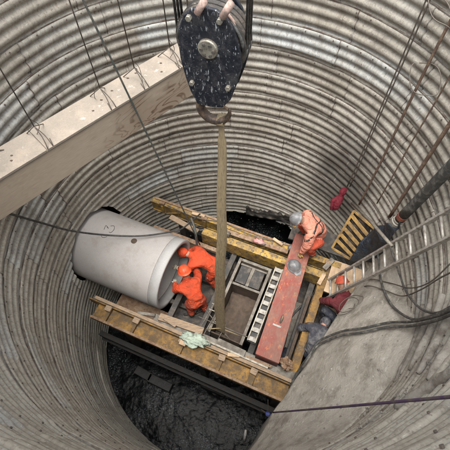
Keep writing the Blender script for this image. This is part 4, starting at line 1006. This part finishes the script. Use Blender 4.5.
# ------------------------------------------------------------------ workers
def basis(origin, head): return Matrix.Translation(Vector(origin)) @ Matrix.Rotation(head, 4, 'Z')
def person(label, base, heading, J, suit, trousers, helmet, gloves, fat=1.0):
    T = basis(base, heading); root = thing('person', label, 'worker', tuple(base), heading)
    rad = dict(pelvis=.155, waist=.145, chest=.165, neck=.065, shL=.085, shR=.085, elL=.060, elR=.060, wrL=.040, wrR=.040,
               hipL=.11, hipR=.11, knL=.078, knR=.078, anL=.055, anR=.055, toL=.042, toR=.042, hdb=.075, hdt=.09)
    for q_ in ('pelvis','waist','chest','shL','shR','elL','elR','hipL','hipR','knL','knR'): rad[q_] *= fat
    order = ['pelvis', 'waist', 'chest', 'neck', 'hdb', 'hdt', 'shL', 'elL', 'wrL', 'shR', 'elR', 'wrR', 'hipL', 'knL', 'anL', 'toL', 'hipR', 'knR', 'anR', 'toR']
    E = [('pelvis','waist'),('waist','chest'),('chest','neck'),('neck','hdb'),('hdb','hdt'),('chest','shL'),('shL','elL'),('elL','wrL'),('chest','shR'),('shR','elR'),('elR','wrR'),
         ('pelvis','hipL'),('hipL','knL'),('knL','anL'),('anL','toL'),('pelvis','hipR'),('hipR','knR'),('knR','anR'),('anR','toR')]
    pos = {n: Vector(J[n]) for n in order if n in J}
    nk = pos['neck']; hd = Vector(J['head']); fc = Vector(J['face']).normalized(); up = (hd-nk).normalized()
    pos['hdb'] = nk.lerp(hd, .55); pos['hdt'] = hd+up*.03
    me = bpy.data.meshes.new('skel'); me.from_pydata([pos[n] for n in order], [(order.index(a), order.index(b)) for a, b in E], [])
    ob = bpy.data.objects.new('skel', me); COL.objects.link(ob)
    smd = ob.modifiers.new('skin', 'SKIN'); smd.branch_smoothing = .6; ss = ob.modifiers.new('sub', 'SUBSURF'); ss.levels = 3
    for i, n in enumerate(order):
        sv = me.skin_vertices[0].data[i]; sv.radius = (rad[n], rad[n]*(1 if n not in ('chest', 'waist', 'pelvis') else .85)); sv.use_root = (n == 'pelvis')
    dg = bpy.context.evaluated_depsgraph_get(); dg.update(); ev = ob.evaluated_get(dg); bm_ = bpy.data.meshes.new_from_object(ev)
    bpy.data.objects.remove(ob)
    bm_.name = 'body'; bm_.materials.clear()
    for m_ in (suit, trousers, M['skin'], M['boot']): bm_.materials.append(m_)
    seg = [(a, b) for a, b in E]
    def region(p):
        best = 9; r_ = None
        for a, b in seg:
            A1, B1 = pos[a], pos[b]; d = B1-A1; t = max(0, min(1, (p-A1).dot(d)/max(1e-6, d.length_squared))); q_ = (A1+d*t-p).length-(rad[a]*(1-t)+rad[b]*t)
            if q_ < best: best = q_; r_ = (a, b, t)
        return r_
    for v_ in bm_.vertices:
        r_ = region(v_.co)
        if r_[0] not in ('neck', 'hdb'):
            c_ = v_.co; v_.co += v_.normal*(.020*noise.noise(Vector((c_.x*8, c_.y*8, c_.z*12)))+.022*(.5-abs(noise.noise(Vector((c_.x*13+3, c_.y*13, c_.z*20)))))+.008)
    for f in bm_.polygons:
        r_ = region(f.center); mi = 0
        if r_[0] in ('neck', 'hdb'): mi = 2
        elif r_[0] in ('an'+'L', 'anR') or (r_[0] in ('knL', 'knR') and r_[2] > .8): mi = 3
        elif r_[0] in ('knL', 'knR', 'hipL', 'hipR') or r_[1] in ('hipL', 'hipR'): mi = 1
        f.material_index = mi; f.use_smooth = True
    # head features joined into the body mesh
    hm = MB(); sd_ = up.cross(fc).normalized(); fc2 = sd_.cross(up).normalized(); RT = Matrix((sd_, fc2, up)).transposed()
    hm.blob(hd, (.078, .098, .118), .03, 1.5, 1, 3, 2, RT)
    hm.blob(hd+fc2*.098-up*.02, (.014, .022, .026), 0, 1, 1, 2, 2, RT)
    for s in (-1, 1):
        hm.blob(hd+sd_*s*.080-up*.01, (.010, .02, .032), 0, 1, 1, 2, 2, RT); hm.blob(hd+fc2*.088+sd_*s*.032+up*.008, (.012, .008, .008), 0, 1, 1, 2, 3, RT)
    hm.blob(hd+fc2*.090-up*.062, (.026, .010, .007), 0, 1, 1, 2, 1 if False else 2, RT)
    bb = bmesh.new(); bb.from_mesh(bm_)
    vv = [bb.verts.new(p) for p in hm.v]
    for f, mi in zip(hm.f, hm.mi):
        q_ = bb.faces.new([vv[i] for i in f]); q_.material_index = mi; q_.smooth = True
    bb.to_mesh(bm_); bb.free()
    body_ = bpy.data.objects.new('body', bm_); COL.objects.link(body_); body_.parent = root; WM[body_.name] = T
    # gloves with fingers
    for s, nm in (('L', 'wrL'), ('R', 'wrR')):
        w_ = pos[nm]; el_ = pos['el'+s]; d = (w_-el_).normalized(); hdv = Vector(J.get('hand'+s, d)).normalized()
        sdv = hdv.cross(Vector((0, 0, 1)))
        if sdv.length < .2: sdv = hdv.cross(Vector((1, 0, 0)))
        sdv.normalize(); nv_ = sdv.cross(hdv); nv_ = -nv_ if nv_.z > 0 else nv_
        g_ = MB(T)
        pm = w_+hdv*.065
        g_.blob(pm, (.044, .055, .020), .08, 2, 1, 3, 0, Matrix((sdv, hdv, sdv.cross(hdv))).transposed())
        for i, L_ in enumerate((.068, .078, .072, .056)):
            b_ = w_+hdv*.10+sdv*(-.030+.020*i); g_.tube([b_-hdv*.02, b_+hdv*L_*.4+nv_*.008, b_+hdv*L_*.75+nv_*.026, b_+hdv*L_*.9+nv_*.045], [.0105, .010, .009, .007], 8)
        th_ = w_+hdv*.04-sdv*.035; g_.tube([th_, th_-sdv*.028+hdv*.022, th_-sdv*.034+hdv*.052+nv_*.012], [.013, .0115, .008], 8)
        g_.tube([w_-d*.05, w_, w_+hdv*.03], [.047, .042, .036], 12)
        g_.build('glove', gloves, root, smooth=True)
    # safety helmet
    if helmet:
        h_ = MB(T); HT = Matrix.Translation(hd+up*.035-fc2*.006) @ RT.to_4x4() @ Matrix.Diagonal((1, 1.14, 1, 1))
        h_.lathe([(.0, .118), (.035, .114), (.07, .098), (.097, .066), (.112, .025), (.118, .0), (.134, -.006), (.134, -.012), (.112, -.008), (.10, .02), (.06, .085), (0, .105)], HT, 32)
        ho = h_.build('helmet', helmet, root, smooth=True)
        h_ = MB(T); h_.add([(-.075, .115, -.004), (.075, .115, -.004), (.05, .178, -.016), (-.05, .178, -.016), (-.075, .115, -.014), (.075, .115, -.014), (.05, .178, -.024), (-.05, .178, -.024)],
                           [(0,1,2,3),(7,6,5,4),(0,4,5,1),(1,5,6,2),(2,6,7,3),(3,7,4,0)], 0, HT); h_.build('helmet_peak', helmet, ho, bevel=.004)
        h_ = MB(T); h_.add([], []); P = [HT @ Vector((0, .108*math.cos(t), .119*math.sin(t)+.003)) for t in [math.pi*(.12+.76*j/14) for j in range(15)]]
        h_.T = T; h_.tube(P, .008, 6); h_.build('helmet_ridge', helmet, ho, smooth=True)
    bv = BVHTree.FromPolygons([v_.co.copy() for v_ in bm_.vertices], [tuple(f.vertices) for f in bm_.polygons])
    return root, T, pos, (hd, up, fc2, sd_), bv
bend = dict(pelvis=(0,-.18,.90), waist=(0,.0,1.02), chest=(0,.24,1.10), neck=(0,.40,1.12), head=(0,.55,1.10), face=(0,.35,-1),
            shL=(-.20,.27,1.06), shR=(.20,.27,1.06), elL=(-.27,.44,.84), elR=(.27,.46,.84), wrL=(-.20,.62,.68), wrR=(.20,.64,.70),
            hipL=(-.11,-.16,.82), hipR=(.11,-.16,.82), knL=(-.14,.02,.47), knR=(.14,-.02,.47), anL=(-.15,-.12,.09), anR=(.15,-.18,.09), toL=(-.17,.06,.045), toR=(.17,.0,.045))
ZD = 1.90
# worker A: by the far side of the pipe mouth, facing it
def place(px_head, d_head, J, heading):
    h = at(px_head[0], px_head[1], d_head); hd = Matrix.Rotation(heading, 3, 'Z') @ Vector(J['head'])
    return Vector((h.x-hd.x, h.y-hd.y, 0))
JA = dict(bend); JA.update(pelvis=(.02,-.16,.88), waist=(.0,.02,.98), chest=(0,.24,1.03), neck=(0,.40,1.02), head=(.0,.53,1.0), shL=(-.19,.28,1.0), shR=(.20,.27,1.0),
    elL=(-.34,.36,.86), wrL=(-.28,.58,.80), elR=(.22,.44,.78), wrR=(.10,.62,.70), knL=(-.16,-.05,.48), anL=(-.16,-.30,.09), toL=(-.17,-.13,.045), hipR=(.13,-.2,.82), knR=(.17,-.14,.48), anR=(.19,-.34,.10), toR=(.21,-.19,.05))
hA = R_(68)
pA_ = place((184, 252), H-2.95, JA, hA); pA_.z = ZD
rA = person('worker in orange overalls bent over at the far side of the pipe mouth', pA_, hA, JA, M['orange'], M['orange'], None, M['glove_white'])
k = MB(rA[1]); hd, up, fc2, sd_ = rA[3]; k.blob(hd-fc2*.012+up*.02, (.105, .115, .125), .08, 2, 4, 3, 0, Matrix((sd_, fc2, up)).transposed()); k.build('hood', M['orange'], rA[0], smooth=True)
def snap(rt, c, d, out=.006):
    h = rt[4].ray_cast(c+d*.45, -d, .45)
    return (h[0] if h[0] is not None else c+d*.1)+d*out
def ringpts(rt, c, a1, a2, tilt=None, n=28, tl=0., out=.006):
    P = []
    for j in range(n+1):
        t = 2*math.pi*j/n; d = (a1*math.cos(t)+a2*math.sin(t)).normalized(); cc = c+(tilt*tl*math.cos(t) if tilt else Vector()); P.append(snap(rt, cc, d, out))
    return P
def band(rt, a, b, name='reflective_band', mat='reflect', w_=.05):
    a, b = Vector(a), Vector(b); d = (b-a).normalized(); c = (a+b)/2; u = d.orthogonal().normalized(); v = d.cross(u)
    rows = [ringpts(rt, c+d*o_, u, v) for o_ in (-w_/2, 0, w_/2)]
    k = MB(rt[1]); k.grid(rows); o = k.build(name, M[mat], rt[0], smooth=True); sm = o.modifiers.new('s', 'SOLIDIFY'); sm.thickness = .005
band(rA, Vector(JA['hipR']).lerp(Vector(JA['knR']), .45), Vector(JA['hipR']).lerp(Vector(JA['knR']), .65))
band(rA, Vector(JA['shL']).lerp(Vector(JA['elL']), .5), Vector(JA['shL']).lerp(Vector(JA['elL']), .7))
# worker B: nearer, facing the pipe mouth, with orange helmet
JB = dict(bend); JB.update(pelvis=(0,-.20,.86), waist=(0,-.03,1.0), chest=(0,.17,1.08), neck=(0,.27,1.14), head=(0,.345,1.30), face=(0,.85,-.5), wrL=(-.24,.42,.80), elL=(-.30,.24,.88), shL=(-.21,.20,1.04), shR=(.21,.20,1.04))
hB = R_(24)
pB_ = place((184.5, 271), H-3.24, JB, hB); pB_.z = ZD
rB = person('worker in orange overalls and orange helmet stooping at the near side of the pipe mouth', pB_, hB, JB, M['orange'], M['salmon_red'], M['helmet_orange'], M['glove_white'])
# worker C: crouching on the far end of the red beam, arm straight down
JC = dict(pelvis=(0,-.20,.46), waist=(0,-.10,.68), chest=(.0,.08,.90), neck=(0,.24,1.00), head=(0,.36,1.07), face=(0,.7,-.6),
          shL=(-.21,.12,.86), shR=(.21,.12,.86), elL=(-.30,.24,.60), wrL=(-.36,.34,.34), elR=(.36,.02,.62), wrR=(.28,.22,.50), handL=(-.1,.35,-.9), handR=(-.3,.6,-.6),
          hipL=(-.12,-.18,.42), hipR=(.12,-.18,.42), knL=(-.30,.12,.50), knR=(.26,.20,.52), anL=(-.26,-.06,.10), anR=(.22,-.02,.10), toL=(-.29,.10,.045), toR=(.25,.15,.045))
hC = R_(92)
pC_ = place((297.5, 219.5), H-4.05, JC, hC); pC_.z = 2.99
TCi = basis(pC_, hC).inverted(); tgt = TCi @ at(301, 253, H-3.30)
shl = Vector(JC['shL']); dv = tgt-shl; print('C arm', dv.length, tuple(tgt))
JC2 = dict(JC); 
if dv.length > .60: tgt = shl+dv*(.60/dv.length)
JC2['wrL'] = tuple(tgt); JC2['elL'] = tuple(shl.lerp(tgt, .5)+Vector((-.05, -.02, .02))); JC2['handL'] = tuple(dv)
rC = person('worker in faded salmon overalls crouching at the far end of the red beam', pC_, hC, JC2, M['salmon'], M['salmon_red'], M['helmet_grey'], M['glove_yellow'], fat=1.34)
k = MB(rC[1])
ch, wa = Vector(JC['chest']), Vector(JC['waist']); spn = (ch-wa).normalized(); side_ = Vector((1, 0, 0)); bck = side_.cross(spn).normalized()
def strapband(c, tl, w_=.032):
    rows = [ringpts(rC, c+spn*o_, side_, bck, spn, 40, tl) for o_ in (-w_/2, w_/2)]
    q_ = MB(rC[1]); q_.grid(rows); o = q_.build('harness_strap', M['black'], rC[0], smooth=True); o.modifiers.new('s', 'SOLIDIFY').thickness = .004
strapband(wa.lerp(ch, .15), 0); strapband(wa.lerp(ch, .62), .12); strapband(wa.lerp(ch, .62), -.12)
# grey hard hat lying on the red beam by his hand
hh = at(295, 264, H-3.24); hh.z = 3.125
hx = thing('hard_hat', 'grey hard hat lying on the red beam under the crouching worker\'s hand', 'helmet', tuple(hh))
HT = Matrix.Translation(hh+Vector((0, 0, .02))) @ Matrix.Rotation(R_(200), 4, 'Z') @ Matrix.Diagonal((1.05, 1.18, 1.05, 1))
h_ = MB(); h_.lathe([(.0, .130), (.035, .126), (.07, .108), (.097, .072), (.112, .027), (.118, .0), (.136, -.006), (.136, -.012), (.112, -.008), (.10, .02), (.06, .085), (0, .115)], HT, 32); sho = h_.build('shell', M['helmet_grey'], hx, smooth=True)
h_ = MB(); h_.add([(-.075, .115, -.004), (.075, .115, -.004), (.05, .170, -.014), (-.05, .170, -.014), (-.075, .115, -.014), (.075, .115, -.014), (.05, .17, -.02), (-.05, .17, -.02)], [(0,1,2,3),(7,6,5,4),(0,4,5,1),(1,5,6,2),(2,6,7,3),(3,7,4,0)], 0, HT); h_.build('peak', M['helmet_grey'], hx, bevel=.004)
h_ = MB(); h_.tube([HT @ Vector((0, .108*math.cos(t), .131*math.sin(t)+.003)) for t in [math.pi*(.12+.76*j/14) for j in range(15)]], .008, 6); h_.build('ridge', M['helmet_grey'], sho, smooth=True)
# worker D: dark trousers, mottled grey jacket, between frame and slope
JD = dict(bend); JD.update(neck=(0,.34,1.0), head=(.02,.46,.94), chest=(0,.20,1.04), pelvis=(0,-.2,.88), wrL=(-.34,.34,.62), elL=(-.36,.2,.84))
hD = R_(-28)
pD_ = Vector(tuple(F(.72, 2.30, 0))); pD_.z = ZD
rD = person('worker in dark trousers and stained grey jacket bent down between frame and concrete slope', pD_, hD, JD, M['grey_jacket'], M['navy'], None, M['glove_white'])
k = MB(rD[1]); hd, up, fc2, sd_ = rD[3]; k.blob(hd-fc2*.012+up*.02, (.10, .115, .12), .06, 2, 4, 3, 0, Matrix((sd_, fc2, up)).transposed()); k.build('hood', M['grey_jacket'], rD[0], smooth=True)
# worker E: red jacket, half behind ladder and slope
JE = dict(JC); hE = R_(8)
pE_ = place((342, 284), H-3.3, JE, hE); pE_.z = ZT-.63
rE = person('worker in a red jacket half hidden behind the foot of the ladder', pE_, hE, JE, M['red_jacket'], M['navy'], M['salmon_red'], M['glove_yellow'])
k = MB(FM); k.box((.93, 3.0, ZT-.66), (.4, .7, .06)); tag(k.build('step_board', M['board'], base=F(.93, 3.0, ZT-.69), bevel=.004), 'brown board the worker in red crouches on', 'board')
